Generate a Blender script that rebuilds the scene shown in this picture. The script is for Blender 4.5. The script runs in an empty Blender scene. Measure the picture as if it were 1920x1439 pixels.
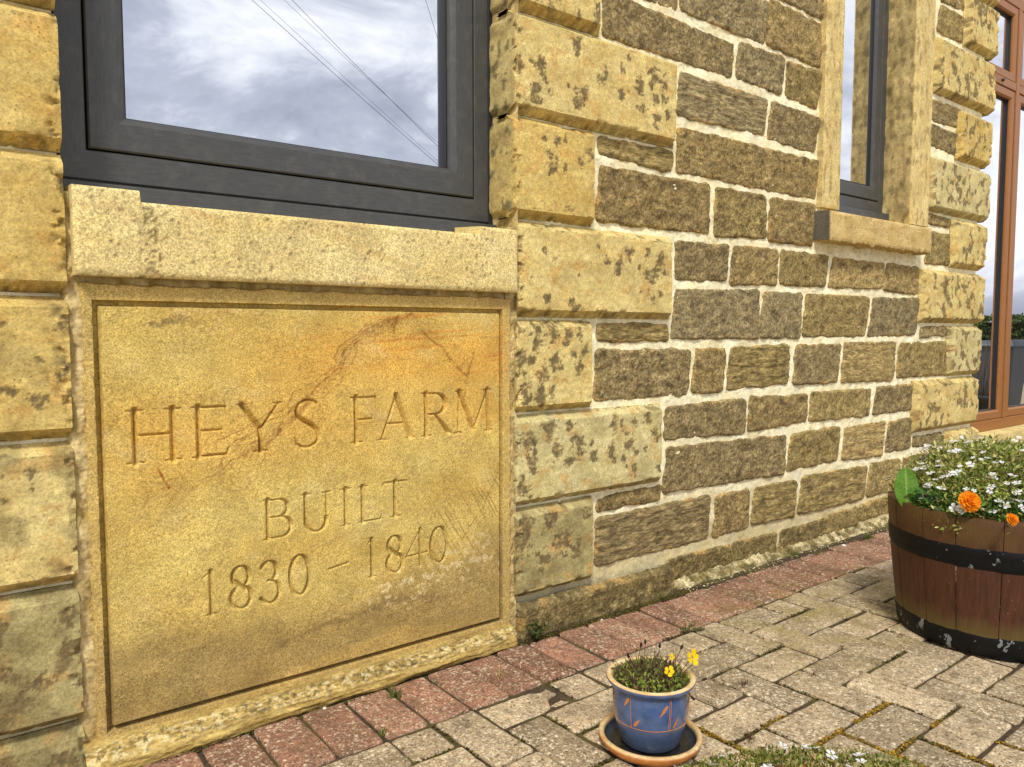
import bpy, math, random
import numpy as np
from mathutils import Vector, Matrix

# ------------------------------------------------------------------ scene, camera, light
sc = bpy.context.scene
COL = sc.collection
cam_d = bpy.data.cameras.new('camera')
cam = bpy.data.objects.new('camera', cam_d)
COL.objects.link(cam)
sc.camera = cam
cam_d.sensor_width = 36.0
cam_d.lens = 36.0 * 1430.0 / 1920.0
cam_d.clip_start = 0.02
cam_d.clip_end = 1000.0
CAM_H, WALL_D = 0.80, 1.58                      # eye height; distance of the wall face (y = 0) from the eye
_t, _y = math.radians(3.781), math.radians(52.608)
_f = Vector((math.cos(_y) * math.cos(_t), math.sin(_y) * math.cos(_t), -math.sin(_t)))
cam.location = (0.0, -WALL_D, CAM_H)
cam.rotation_euler = _f.to_track_quat('-Z', 'Y').to_euler()

SUN_EL, SUN_AZ = math.radians(50), math.radians(222)   # azimuth measured from +Y (into the wall) clockwise
sun_d = bpy.data.lights.new('sun', 'SUN')
sun_d.energy = 1.5
sun_d.angle = math.radians(10)
sun_d.color = (1.0, 0.96, 0.90)
sun = bpy.data.objects.new('sun', sun_d)
COL.objects.link(sun)
sdir = Vector((math.sin(SUN_AZ) * math.cos(SUN_EL), math.cos(SUN_AZ) * math.cos(SUN_EL), math.sin(SUN_EL)))
sun.rotation_euler = sdir.to_track_quat('Z', 'Y').to_euler()
sun.location = (0, -8, 10)

world = bpy.data.worlds.new('World')
sc.world = world
world.use_nodes = True
wn, wl = world.node_tree.nodes, world.node_tree.links
wn.clear()
w_out = wn.new('ShaderNodeOutputWorld')
w_bg = wn.new('ShaderNodeBackground')
w_bg.inputs['Strength'].default_value = 0.08
w_sky = wn.new('ShaderNodeTexSky')
w_sky.sky_type = 'NISHITA'
w_sky.sun_disc = False
w_sky.sun_elevation = SUN_EL
w_sky.sun_rotation = SUN_AZ
w_tc = wn.new('ShaderNodeTexCoord')
w_map = wn.new('ShaderNodeMapping')
w_map.inputs['Scale'].default_value = (1.0, 1.0, 2.0)
w_map.inputs['Location'].default_value = (0.35, 1.1, 0.0)
w_n1 = wn.new('ShaderNodeTexNoise')
w_n1.inputs['Scale'].default_value = 3.1
w_n1.inputs['Detail'].default_value = 6.0
w_n1.inputs['Roughness'].default_value = 0.60
w_n1.inputs['Distortion'].default_value = 0.6
w_rp = wn.new('ShaderNodeValToRGB')
e = w_rp.color_ramp.elements
e[0].position = 0.34; e[0].color = (3.0, 3.15, 3.9, 1)
e[1].position = 0.70; e[1].color = (10.6, 10.6, 10.7, 1)
m = w_rp.color_ramp.elements.new(0.48); m.color = (4.5, 4.7, 5.5, 1)
m = w_rp.color_ramp.elements.new(0.56); m.color = (7.0, 7.1, 7.7, 1)
w_mx = wn.new('ShaderNodeMix'); w_mx.data_type = 'RGBA'
w_mx.inputs['Factor'].default_value = 0.95          # nearly closed cloud cover in front of the blue sky
wl.new(w_tc.outputs['Generated'], w_map.inputs['Vector'])
wl.new(w_map.outputs['Vector'], w_n1.inputs['Vector'])
wl.new(w_n1.outputs['Fac'], w_rp.inputs['Fac'])
wl.new(w_sky.outputs['Color'], w_mx.inputs['A'])
wl.new(w_rp.outputs['Color'], w_mx.inputs['B'])
wl.new(w_mx.outputs['Result'], w_bg.inputs['Color'])
wl.new(w_bg.outputs['Background'], w_out.inputs['Surface'])

sc.cycles.max_bounces = 5
sc.cycles.diffuse_bounces = 2
sc.cycles.glossy_bounces = 3
sc.cycles.transmission_bounces = 2
sc.view_settings.view_transform = 'Standard'
sc.view_settings.look = 'None'
sc.view_settings.exposure = 1.0
sc.view_settings.gamma = 1.0
sc.view_settings.use_curve_mapping = False

rng = random.Random(7)
nrg = np.random.default_rng(7)

# ------------------------------------------------------------------ helpers
def lin(*c):
    c = np.array(c, float) / 255.0
    return np.where(c <= 0.04045, c / 12.92, ((c + 0.055) / 1.055) ** 2.4)

def _h(ix, iy, seed):
    n = (ix.astype(np.int64) * 374761393 + iy.astype(np.int64) * 668265263 + seed * 1442695041) & 0xFFFFFFFF
    n = ((n ^ (n >> 13)) * 1274126177) & 0xFFFFFFFF
    n = n ^ (n >> 16)
    return (n & 0xFFFFFF) / float(0x1000000)

def noise(x, y, seed=0):                         # gradient noise, about -0.7 .. 0.7
    x = np.asarray(x, float); y = np.asarray(y, float)
    ix, iy = np.floor(x), np.floor(y)
    fx, fy = x - ix, y - iy
    ux, uy = fx ** 3 * (fx * (fx * 6 - 15) + 10), fy ** 3 * (fy * (fy * 6 - 15) + 10)
    def g(a, b):
        an = _h(ix + a, iy + b, seed) * 2 * np.pi
        return np.cos(an) * (fx - a) + np.sin(an) * (fy - b)
    return (g(0, 0) * (1 - ux) + g(1, 0) * ux) * (1 - uy) + (g(0, 1) * (1 - ux) + g(1, 1) * ux) * uy

def fbm(x, y, seed=0, octs=4, gain=0.5):
    s, a = 0.0, 1.0
    for k in range(octs):
        s = s + a * noise(x * 2 ** k + 17.3 * k, y * 2 ** k - 9.1 * k, seed + 31 * k)
        a *= gain
    return s

def sst(a, b, x):
    t = np.clip((x - a) / (b - a), 0, 1)
    return t * t * (3 - 2 * t)

def mixc(c, d, f):                               # colour arrays (n..,3)
    f = np.clip(f, 0, 1)[..., None]
    return c * (1 - f) + np.asarray(d) * f

def make_mesh(name, V, F, col=None, smooth=True):
    me = bpy.data.meshes.new(name)
    V = np.asarray(V, np.float32).reshape(-1, 3)
    F = np.asarray(F, np.int32)
    k = F.shape[1]
    me.vertices.add(len(V)); me.vertices.foreach_set('co', V.ravel())
    me.loops.add(F.size); me.loops.foreach_set('vertex_index', F.ravel())
    me.polygons.add(len(F))
    me.polygons.foreach_set('loop_start', np.arange(len(F), dtype=np.int32) * k)
    me.polygons.foreach_set('loop_total', np.full(len(F), k, np.int32))
    me.polygons.foreach_set('use_smooth', np.full(len(F), smooth, bool))
    me.update(calc_edges=True)
    if col is not None:
        set_col(me, col)
    return me

def set_col(me, col):
    a = me.color_attributes.new('Col', 'FLOAT_COLOR', 'POINT')
    c = np.ones((len(me.vertices), 4), np.float32)
    c[:, :3] = np.asarray(col, np.float32).reshape(-1, 3)
    a.data.foreach_set('color', c.ravel())

def grid_faces(nz, nx):
    i = np.arange(nz * nx).reshape(nz, nx)
    return np.stack([i[:-1, :-1], i[:-1, 1:], i[1:, 1:], i[1:, :-1]], -1).reshape(-1, 4)

def link(name, me, m=None, parent=None):
    o = bpy.data.objects.new(name, me)
    COL.objects.link(o)
    if m is not None and not me.materials:
        me.materials.append(m)
    if parent is not None:
        o.parent = parent
    return o

def centred(name, V, F, m, parent, col=None, smooth=True):
    """mesh object whose origin sits at the middle of the piece"""
    V = np.asarray(V, float).reshape(-1, 3)
    c = (V.min(0) + V.max(0)) / 2
    o = link(name, make_mesh(name, V - c, F, col, smooth), m, parent)
    o.location = c
    return o

def crisp(o, deg=38):
    m_ = o.modifiers.new('crisp edges', 'EDGE_SPLIT'); m_.split_angle = math.radians(deg)
    return o

def empty(name, loc=(0, 0, 0)):
    o = bpy.data.objects.new(name, None)
    o.empty_display_size = 0.1
    COL.objects.link(o)
    o.location = loc
    return o

def tag(o, label=None, cat=None, group=None, kind=None):
    if label: o['label'] = label
    if cat: o['category'] = cat
    if group: o['group'] = group
    if kind: o['kind'] = kind
    return o

class MB:
    """collects polygons of any size into one mesh"""
    def __init__(s): s.v, s.f, s.c = [], [], []
    def add(s, V, F, c=None):
        b = len(s.v)
        V = [tuple(map(float, p)) for p in V]
        s.v += V
        s.f += [tuple(int(b + i) for i in f) for f in F]
        if c is not None:
            c = np.broadcast_to(np.asarray(c, float), (len(V), 3)); s.c += c.tolist()
    def box(s, a, b, c=None):
        x0, y0, z0 = a; x1, y1, z1 = b
        s.add([(x0,y0,z0),(x1,y0,z0),(x1,y1,z0),(x0,y1,z0),(x0,y0,z1),(x1,y0,z1),(x1,y1,z1),(x0,y1,z1)],
              [(0,3,2,1),(4,5,6,7),(0,1,5,4),(1,2,6,5),(2,3,7,6),(3,0,4,7)], c)
    def tube(s, pts, rad, n=6, c=None, cap=True):
        pts = [Vector(p) for p in pts]
        if not hasattr(rad, '__len__'): rad = [rad] * len(pts)
        V, F = [], []
        up = Vector((0.13, 0.27, 0.95))
        for i, p in enumerate(pts):
            d = (pts[min(i + 1, len(pts) - 1)] - pts[max(i - 1, 0)]).normalized()
            a = d.cross(up)
            if a.length < 1e-3: a = d.cross(Vector((1, 0, 0)))
            a.normalize(); b = d.cross(a)
            for k in range(n):
                t = 2 * math.pi * k / n
                V.append(p + (a * math.cos(t) + b * math.sin(t)) * rad[i])
        for i in range(len(pts) - 1):
            for k in range(n):
                F.append((i*n+k, i*n+(k+1) % n, (i+1)*n+(k+1) % n, (i+1)*n+k))
        if cap:
            F.append(tuple(range(n - 1, -1, -1))); F.append(tuple((len(pts)-1)*n + k for k in range(n)))
        s.add(V, F, c)
    def build(s, name, m, parent=None, smooth=False, origin=None, bevel=0):
        me = bpy.data.meshes.new(name)
        o_ = Vector(origin) if origin is not None else Vector((0, 0, 0))
        me.from_pydata([tuple(Vector(p) - o_) for p in s.v], [], s.f)
        me.update()
        if s.c: set_col(me, s.c)
        if smooth: me.polygons.foreach_set('use_smooth', [True] * len(me.polygons))
        o = link(name, me, m, parent)
        o.location = o_
        if bevel:
            b = o.modifiers.new('bevel', 'BEVEL'); b.width = bevel; b.segments = 2; b.limit_method = 'ANGLE'
        return o

def lathe(prof, n=48):
    V, F = [], []
    for r, z in prof:
        for k in range(n):
            a = 2 * math.pi * k / n
            V.append((r * math.cos(a), r * math.sin(a), z))
    for i in range(len(prof) - 1):
        for k in range(n):
            F.append((i*n+k, i*n+(k+1) % n, (i+1)*n+(k+1) % n, (i+1)*n+k))
    return V, F

# ------------------------------------------------------------------ materials
def new_mat(name):
    m = bpy.data.materials.new(name)
    m.use_nodes = True
    nt = m.node_tree
    p = nt.nodes['Principled BSDF']
    return m, nt.nodes, nt.links, p

def N(nodes, t, **kw):
    n = nodes.new(t)
    for k, v in kw.items():
        if k in n.inputs: n.inputs[k].default_value = v
        else: setattr(n, k, v)
    return n

def mathn(nodes, links, op, a, b=None, clamp=False):
    n = nodes.new('ShaderNodeMath'); n.operation = op; n.use_clamp = clamp
    for i, v in enumerate((a, b)):
        if v is None: continue
        if isinstance(v, (int, float)): n.inputs[i].default_value = v
        else: links.new(v, n.inputs[i])
    return n.outputs[0]

def maprange(nodes, links, v, a, b, c, d):
    n = nodes.new('ShaderNodeMapRange')
    n.inputs['From Min'].default_value = a; n.inputs['From Max'].default_value = b
    n.inputs['To Min'].default_value = c; n.inputs['To Max'].default_value = d
    links.new(v, n.inputs['Value'])
    return n.outputs['Result']

def mixrgb(nodes, links, f, a, b, mode='MIX'):
    n = nodes.new('ShaderNodeMix'); n.data_type = 'RGBA'; n.blend_type = mode
    for s, v in (('Factor', f), ('A', a), ('B', b)):
        if isinstance(v, (int, float)): n.inputs[s].default_value = v
        elif isinstance(v, (tuple, list, np.ndarray)): n.inputs[s].default_value = (*[float(q) for q in v[:3]], 1)
        else: links.new(v, n.inputs[s])
    return n.outputs['Result']

def noise_tex(nodes, links, vec, scale, detail=3.0, rough=0.6, dist=0.0):
    n = nodes.new('ShaderNodeTexNoise')
    n.inputs['Scale'].default_value = scale; n.inputs['Detail'].default_value = detail
    n.inputs['Roughness'].default_value = rough; n.inputs['Distortion'].default_value = dist
    links.new(vec, n.inputs['Vector'])
    return n.outputs['Fac']

def mat_stone(name, grain=(420, 0.55), mid=(70, 0.35), pits=0.5, bump=0.5, bump_d=0.003, stretch=(1, 1, 1), pit_scale=110, sat=1.0):
    """weathered sandstone: colour comes from the vertices, grain, pits and fine relief from noise in world space"""
    m, n, l, p = new_mat(name)
    g = N(n, 'ShaderNodeNewGeometry')
    mp = N(n, 'ShaderNodeMapping'); mp.inputs['Scale'].default_value = stretch
    l.new(g.outputs['Position'], mp.inputs['Vector'])
    v = mp.outputs['Vector']
    at = N(n, 'ShaderNodeAttribute', attribute_name='Col')
    n1 = noise_tex(n, l, v, grain[0], 2.0, 0.7)
    n2 = noise_tex(n, l, v, mid[0], 3.0, 0.7)
    n3 = noise_tex(n, l, v, 14.0, 2.0, 0.6)
    f1 = maprange(n, l, n1, 0.32, 0.68, 1 - grain[1], 1 + grain[1])
    f2 = maprange(n, l, n2, 0.3, 0.7, 1 - mid[1], 1 + mid[1])
    f3 = maprange(n, l, n3, 0.3, 0.7, 0.86, 1.14)
    f = mathn(n, l, 'MULTIPLY', mathn(n, l, 'MULTIPLY', f1, f2), f3)
    pv = N(n, 'ShaderNodeTexVoronoi', Scale=pit_scale); l.new(v, pv.inputs['Vector'])
    pr = maprange(n, l, pv.outputs['Distance'], 0.10, 0.26, 1 - pits, 1.0)
    gate = maprange(n, l, n3, 0.46, 0.60, 0.0, 1.0)
    pm = mathn(n, l, 'ADD', mathn(n, l, 'MULTIPLY', pr, gate), mathn(n, l, 'SUBTRACT', 1.0, gate))
    f = mathn(n, l, 'MULTIPLY', f, pm)
    cv = N(n, 'ShaderNodeCombineColor')
    for s in ('Red', 'Green', 'Blue'): l.new(f, cv.inputs[s])
    c = mixrgb(n, l, 1.0, at.outputs['Color'], cv.outputs['Color'], 'MULTIPLY')
    hs = N(n, 'ShaderNodeHueSaturation'); hs.inputs['Saturation'].default_value = sat; l.new(c, hs.inputs['Color'])
    l.new(hs.outputs['Color'], p.inputs['Base Color'])
    p.inputs['Roughness'].default_value = 0.92
    p.inputs['Specular IOR Level'].default_value = 0.2
    h = mathn(n, l, 'ADD', mathn(n, l, 'MULTIPLY', n1, 0.35), n2)
    b = N(n, 'ShaderNodeBump', Strength=bump, Distance=bump_d); l.new(h, b.inputs['Height'])
    l.new(b.outputs['Normal'], p.inputs['Normal'])
    return m

def mat_col(name, rough=0.6, spec=0.3, var=0.15, scale=60, bump=0.0, bump_d=0.001, attr=True, base=(0.5, 0.5, 0.5), stretch=(1, 1, 1), trans=0.0, coat=0.0):
    m, n, l, p = new_mat(name)
    tc = N(n, 'ShaderNodeTexCoord')
    mp = N(n, 'ShaderNodeMapping'); mp.inputs['Scale'].default_value = stretch
    l.new(tc.outputs['Object'], mp.inputs['Vector'])
    n1 = noise_tex(n, l, mp.outputs['Vector'], scale, 4.0, 0.6)
    f = maprange(n, l, n1, 0.3, 0.7, 1 - var, 1 + var)
    cv = N(n, 'ShaderNodeCombineColor')
    for s in ('Red', 'Green', 'Blue'): l.new(f, cv.inputs[s])
    if attr:
        at = N(n, 'ShaderNodeAttribute', attribute_name='Col'); a = at.outputs['Color']
    else:
        a = base
    c = mixrgb(n, l, 1.0, a, cv.outputs['Color'], 'MULTIPLY')
    l.new(c, p.inputs['Base Color'])
    p.inputs['Roughness'].default_value = rough
    p.inputs['Specular IOR Level'].default_value = spec
    p.inputs['Coat Weight'].default_value = coat
    p.inputs['Coat Roughness'].default_value = 0.15
    if bump:
        b = N(n, 'ShaderNodeBump', Strength=bump, Distance=bump_d); l.new(n1, b.inputs['Height'])
        l.new(b.outputs['Normal'], p.inputs['Normal'])
    if trans:
        tr = N(n, 'ShaderNodeBsdfTranslucent'); l.new(c, tr.inputs['Color'])
        mx = N(n, 'ShaderNodeMixShader'); mx.inputs[0].default_value = trans
        out = n['Material Output']
        l.new(p.outputs[0], mx.inputs[1]); l.new(tr.outputs[0], mx.inputs[2]); l.new(mx.outputs[0], out.inputs['Surface'])
    return m

M_WALL = mat_stone('gritstone', grain=(150, 0.50), mid=(60, 0.24), pits=0.45, bump=1.0, bump_d=0.006)
M_BED = mat_stone('gritstone bedded', grain=(150, 0.42), mid=(60, 0.26), pits=0.3, bump=1.0, bump_d=0.006, stretch=(0.34, 0.6, 1.25))
M_QUOIN = mat_stone('dressed sandstone', grain=(210, 0.22), mid=(60, 0.15), pits=0.5, bump=0.6, bump_d=0.003, sat=.97)
M_PLAQUE = mat_stone('carved sandstone', grain=(330, 0.40), mid=(120, 0.16), pits=0.5, bump=0.5, bump_d=0.0024, pit_scale=170, sat=.98)
M_SILL = mat_stone('sawn sandstone', grain=(280, 0.34), mid=(140, 0.16), pits=0.5, bump=0.5, bump_d=0.0025, pit_scale=150, sat=.97)
M_MORTAR = mat_stone('lime mortar', grain=(190, 0.13), mid=(70, 0.12), pits=0.25, bump=0.7, bump_d=0.003)
M_LEDGE = mat_stone('weathered ledge stone', grain=(220, 0.3), mid=(60, 0.25), pits=0.4, bump=0.8, bump_d=0.005, stretch=(0.5, 1, 1.2))
M_FILLET = mat_stone('crumbling mortar', grain=(150, 0.4), mid=(55, 0.4), pits=0.5, bump=1.0, bump_d=0.012)
STONES=[
('B0',[(1.217,0.073),(1.809,0.069),(1.801,-0.049),(1.217,-0.026)]),
('B1',[(1.816,0.083),(2.146,0.08),(2.148,0.016),(1.817,0.016)]),
('B2',[(2.161,0.085),(2.411,0.078),(2.406,0.012),(2.157,0.02)]),
('B3',[(2.44,0.079),(2.74,0.079),(2.728,0.014),(2.426,0.02)]),
('B4',[(2.751,0.09),(2.978,0.094),(2.982,0.023),(2.731,0.02)]),
('B5',[(2.994,0.098),(3.249,0.107),(3.255,0.03),(2.998,0.034)]),
('B6',[(3.277,0.108),(3.7,0.118),(3.706,0.045),(3.282,0.03)]),
('B7',[(3.722,0.118),(4.169,0.125),(4.176,0.051),(3.728,0.042)]),
('R7a',[(1.516,0.263),(2.033,0.264),(2.025,0.124),(1.514,0.125)]),
('R7b',[(2.063,0.256),(2.245,0.26),(2.247,0.123),(2.05,0.123)]),
('R7c',[(2.282,0.261),(2.542,0.255),(2.524,0.124),(2.255,0.133)]),
('R7d',[(2.573,0.264),(3.048,0.257),(3.018,0.122),(2.548,0.126)]),
('R7e',[(3.074,0.261),(3.324,0.256),(3.314,0.12),(3.044,0.125)]),
('R7f',[(3.347,0.258),(3.716,0.252),(3.7,0.121),(3.338,0.121)]),
('R7g',[(3.744,0.251),(4.126,0.245),(4.136,0.137),(3.732,0.122)]),
('T1',[(1.518,0.32),(1.792,0.327),(1.783,0.285),(1.516,0.284)]),
('R6a',[(1.816,0.442),(2.463,0.431),(2.452,0.291),(1.799,0.304)]),
('R6b',[(2.5,0.43),(2.825,0.435),(2.813,0.303),(2.468,0.299)]),
('R6c',[(2.865,0.426),(3.187,0.428),(3.16,0.288),(2.844,0.3)]),
('R6d',[(3.219,0.426),(3.418,0.429),(3.408,0.297),(3.187,0.295)]),
('R5a',[(1.806,0.571),(2.213,0.574),(2.208,0.459),(1.804,0.471)]),
('R5b',[(2.24,0.578),(2.595,0.572),(2.589,0.471),(2.229,0.463)]),
('R5c',[(2.616,0.577),(3.059,0.573),(3.049,0.462),(2.61,0.471)]),
('R5d',[(3.098,0.576),(3.422,0.576),(3.415,0.466),(3.079,0.467)]),
('R4a',[(1.514,0.75),(1.919,0.746),(1.912,0.606),(1.5,0.61)]),
('R4b',[(1.95,0.751),(2.103,0.749),(2.084,0.608),(1.93,0.61)]),
('R4c',[(2.126,0.75),(2.466,0.758),(2.462,0.621),(2.107,0.612)]),
('R4d',[(2.51,0.755),(2.82,0.759),(2.797,0.61),(2.496,0.614)]),
('R4e',[(2.843,0.761),(3.256,0.762),(3.239,0.602),(2.824,0.611)]),
('R4f',[(3.289,0.757),(3.745,0.761),(3.736,0.61),(3.266,0.612)]),
('T2',[(1.513,0.827),(1.811,0.826),(1.812,0.777),(1.513,0.776)]),
('R3a',[(1.846,0.935),(2.279,0.945),(2.276,0.783),(1.829,0.784)]),
('R3b',[(2.304,0.94),(2.543,0.946),(2.533,0.786),(2.285,0.783)]),
('R3c',[(2.568,0.941),(3.024,0.944),(2.996,0.787),(2.55,0.79)]),
('R3d',[(3.054,0.942),(3.439,0.949),(3.421,0.793),(3.021,0.789)]),
('T3',[(3.463,0.826),(3.75,0.83),(3.743,0.793),(3.461,0.781)]),
('R2a',[(1.845,1.081),(2.104,1.087),(2.096,0.973),(1.845,0.966)]),
('R2b',[(2.132,1.089),(2.384,1.09),(2.379,0.97),(2.119,0.962)]),
('R2c',[(2.403,1.091),(2.711,1.091),(2.688,0.976),(2.398,0.971)]),
('R2d',[(2.749,1.087),(3.136,1.084),(3.116,0.983),(2.714,0.973)]),
('R2e',[(3.153,1.085),(3.443,1.085),(3.437,0.967),(3.129,0.977)]),
('R1a',[(1.521,1.267),(2.005,1.274),(1.999,1.119),(1.506,1.116)]),
('R1b',[(2.038,1.271),(2.305,1.268),(2.307,1.125),(2.026,1.116)]),
('R1c',[(2.336,1.267),(2.619,1.27),(2.594,1.121),(2.323,1.119)]),
('T0',[(1.512,1.348),(1.822,1.351),(1.821,1.291),(1.516,1.301)]),
('R0a',[(1.848,1.428),(2.637,1.429),(2.611,1.291),(1.841,1.295)]),
('M1a',[(1.851,1.592),(2.305,1.594),(2.288,1.472),(1.847,1.463)]),
('M1b',[(2.329,1.593),(2.625,1.585),(2.596,1.456),(2.31,1.464)]),
('M2a',[(1.526,1.749),(2.112,1.731),(2.105,1.627),(1.527,1.627)]),
('M2b',[(2.14,1.747),(2.396,1.753),(2.382,1.624),(2.132,1.632)]),
('M2c',[(2.415,1.744),(2.632,1.748),(2.603,1.615),(2.411,1.624)]),
('M3a',[(1.535,1.847),(1.834,1.856),(1.831,1.77),(1.536,1.772)]),
('M3b',[(1.857,1.886),(2.299,1.916),(2.277,1.771),(1.852,1.775)]),
('M3c',[(2.307,1.927),(2.634,1.919),(2.617,1.762),(2.289,1.774)]),
('M4a',[(1.855,1.994),(2.143,2.015),(2.14,1.918),(1.854,1.901)]),
('M4b',[(2.166,2.014),(2.328,2.025),(2.322,1.936),(2.163,1.92)]),
('M4c',[(2.353,2.024),(2.642,2.038),(2.633,1.936),(2.347,1.943)]),
('S0',[(3.531,2.327),(3.795,2.341),(3.787,2.254),(3.554,2.239)]),
('S1',[(3.55,2.22),(3.778,2.224),(3.783,2.11),(3.524,2.104)]),
('S2',[(3.512,1.811),(3.77,1.817),(3.756,1.731),(3.509,1.724)]),
('S3',[(3.51,1.708),(3.758,1.698),(3.75,1.607),(3.502,1.616)]),
('S4',[(3.505,1.327),(3.726,1.314),(3.702,1.279),(3.503,1.281)]),
('S5',[(3.531,1.248),(3.721,1.246),(3.716,1.111),(3.486,1.108)]),
('S6',[(3.439,0.342),(3.731,0.34),(3.735,0.287),(3.432,0.3)]),
]
BLOTCH={
'Q1':[[1.277,1.491,0.016],[1.287,1.459,0.013],[1.259,1.412,0.019],[1.414,1.577,0.007],[1.403,1.562,0.016],[1.408,1.422,0.016],[1.436,1.448,0.012],[1.493,1.492,0.01],[1.511,1.509,0.01],[1.511,1.529,0.006],[1.601,1.572,0.006],[1.574,1.537,0.008],[1.571,1.468,0.012],[1.598,1.481,0.006],[1.705,1.542,0.021],[1.649,1.507,0.017],[1.755,1.519,0.01],[1.714,1.483,0.013],[1.752,1.476,0.013],[1.662,1.441,0.011],[1.719,1.429,0.013],[1.765,1.443,0.012],[1.712,1.403,0.01],[1.746,1.553,0.006],[1.313,1.43,0.007],[1.373,1.454,0.005],[1.208,1.476,0.012],[1.246,1.489,0.005],[1.634,1.443,0.005]],
'Q2':[[1.294,1.297,0.008],[1.337,1.303,0.01],[1.364,1.312,0.007],[1.314,1.248,0.014],[1.318,1.226,0.011],[1.42,1.259,0.01],[1.455,1.285,0.012],[1.361,1.234,0.007],[1.379,1.134,0.01],[1.442,1.133,0.004]],
'Q3':[[1.295,1.016,0.007],[1.328,0.995,0.006],[1.486,1.039,0.006],[1.522,0.999,0.01],[1.565,0.988,0.015],[1.575,1.004,0.009],[1.606,1.023,0.015],[1.628,1.036,0.005],[1.687,1.026,0.011],[1.651,0.992,0.008],[1.678,0.973,0.015],[1.708,0.968,0.015],[1.735,0.985,0.016],[1.745,1.018,0.017],[1.763,0.98,0.011],[1.731,1.003,0.011],[1.692,0.924,0.008],[1.743,0.914,0.01],[1.709,0.897,0.008],[1.458,0.994,0.003],[1.248,0.945,0.004],[1.414,0.958,0.003],[1.301,0.892,0.012],[1.397,0.87,0.015],[1.657,0.92,0.003]],
'Q4':[[1.207,0.814,0.012],[1.269,0.808,0.019],[1.325,0.8,0.018],[1.272,0.772,0.016],[1.375,0.79,0.013],[1.423,0.815,0.009],[1.418,0.794,0.009],[1.217,0.722,0.018],[1.248,0.725,0.013],[1.293,0.693,0.018],[1.331,0.717,0.018],[1.398,0.739,0.009],[1.438,0.749,0.011],[1.416,0.704,0.012],[1.228,0.639,0.021],[1.28,0.632,0.021],[1.364,0.773,0.008],[1.318,0.647,0.011]],
'Q5':[[1.241,0.521,0.019],[1.314,0.546,0.019],[1.386,0.546,0.011],[1.338,0.489,0.016],[1.415,0.49,0.022],[1.468,0.494,0.007],[1.474,0.455,0.014],[1.384,0.443,0.014],[1.251,0.454,0.018],[1.261,0.479,0.01],[1.564,0.541,0.019],[1.542,0.465,0.013],[1.617,0.478,0.017],[1.636,0.539,0.012],[1.698,0.546,0.015],[1.732,0.494,0.013],[1.687,0.457,0.007],[1.648,0.444,0.007],[1.558,0.433,0.008],[1.593,0.435,0.011],[1.634,0.399,0.011],[1.606,0.408,0.006],[1.747,0.387,0.012],[1.225,0.395,0.021],[1.2,0.505,0.008]],
'Q6':[[1.232,0.3,0.021],[1.222,0.252,0.022],[1.318,0.297,0.024],[1.45,0.288,0.014],[1.36,0.229,0.024],[1.407,0.194,0.019],[1.292,0.191,0.02],[1.417,0.214,0.012],[1.339,0.217,0.013]],
}

# ------------------------------------------------------------------ the stone wall of the house
house = empty('stone_house', (2.0, 0.0, 0.0))
house_inv = Vector((-2.0, 0, 0))
tag(house, 'yellow and brown sandstone house front with dark framed windows and carved date stone', 'house')

def hchild(o):
    o.parent = house
    o.matrix_parent_inverse = Matrix.Translation((-2.0, 0, 0))
    return o

PAL = {
 'dark':  [lin(156, 137, 93), lin(122, 106, 71)],
 'grey':  [lin(156, 140, 99), lin(122, 108, 76)],
 'warm':  [lin(160, 137, 88), lin(126, 107, 67)],
 'olive': [lin(164, 143, 90), lin(132, 114, 70)],
 'tan':   [lin(178, 154, 100), lin(146, 125, 79)],
 'damp':  [lin(140, 122, 76), lin(111, 97, 60)],
}
KIND = dict(B0='damp', B1='damp', B2='damp', B3='damp', B4='olive', B5='olive', B6='olive', B7='olive', R2d='tan', R2e='tan', R3c='olive', R3a='grey',
            R3b='grey', R3d='grey', R4d='dark', R4e='tan', R4f='olive', M1a='grey', R7b='warm', R7d='olive', R6b='olive', R6c='tan', T1='warm',
            T2='olive', T0='olive', R0a='warm', M3b='grey', M3c='warm', M2b='grey', R2b='warm', R1c='warm', R5c='olive', R7e='olive')
BEDDED = {'M1a', 'R7c', 'R4e', 'T0', 'T2', 'R7a', 'R4c', 'S2', 'R7d', 'R6c'}

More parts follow.
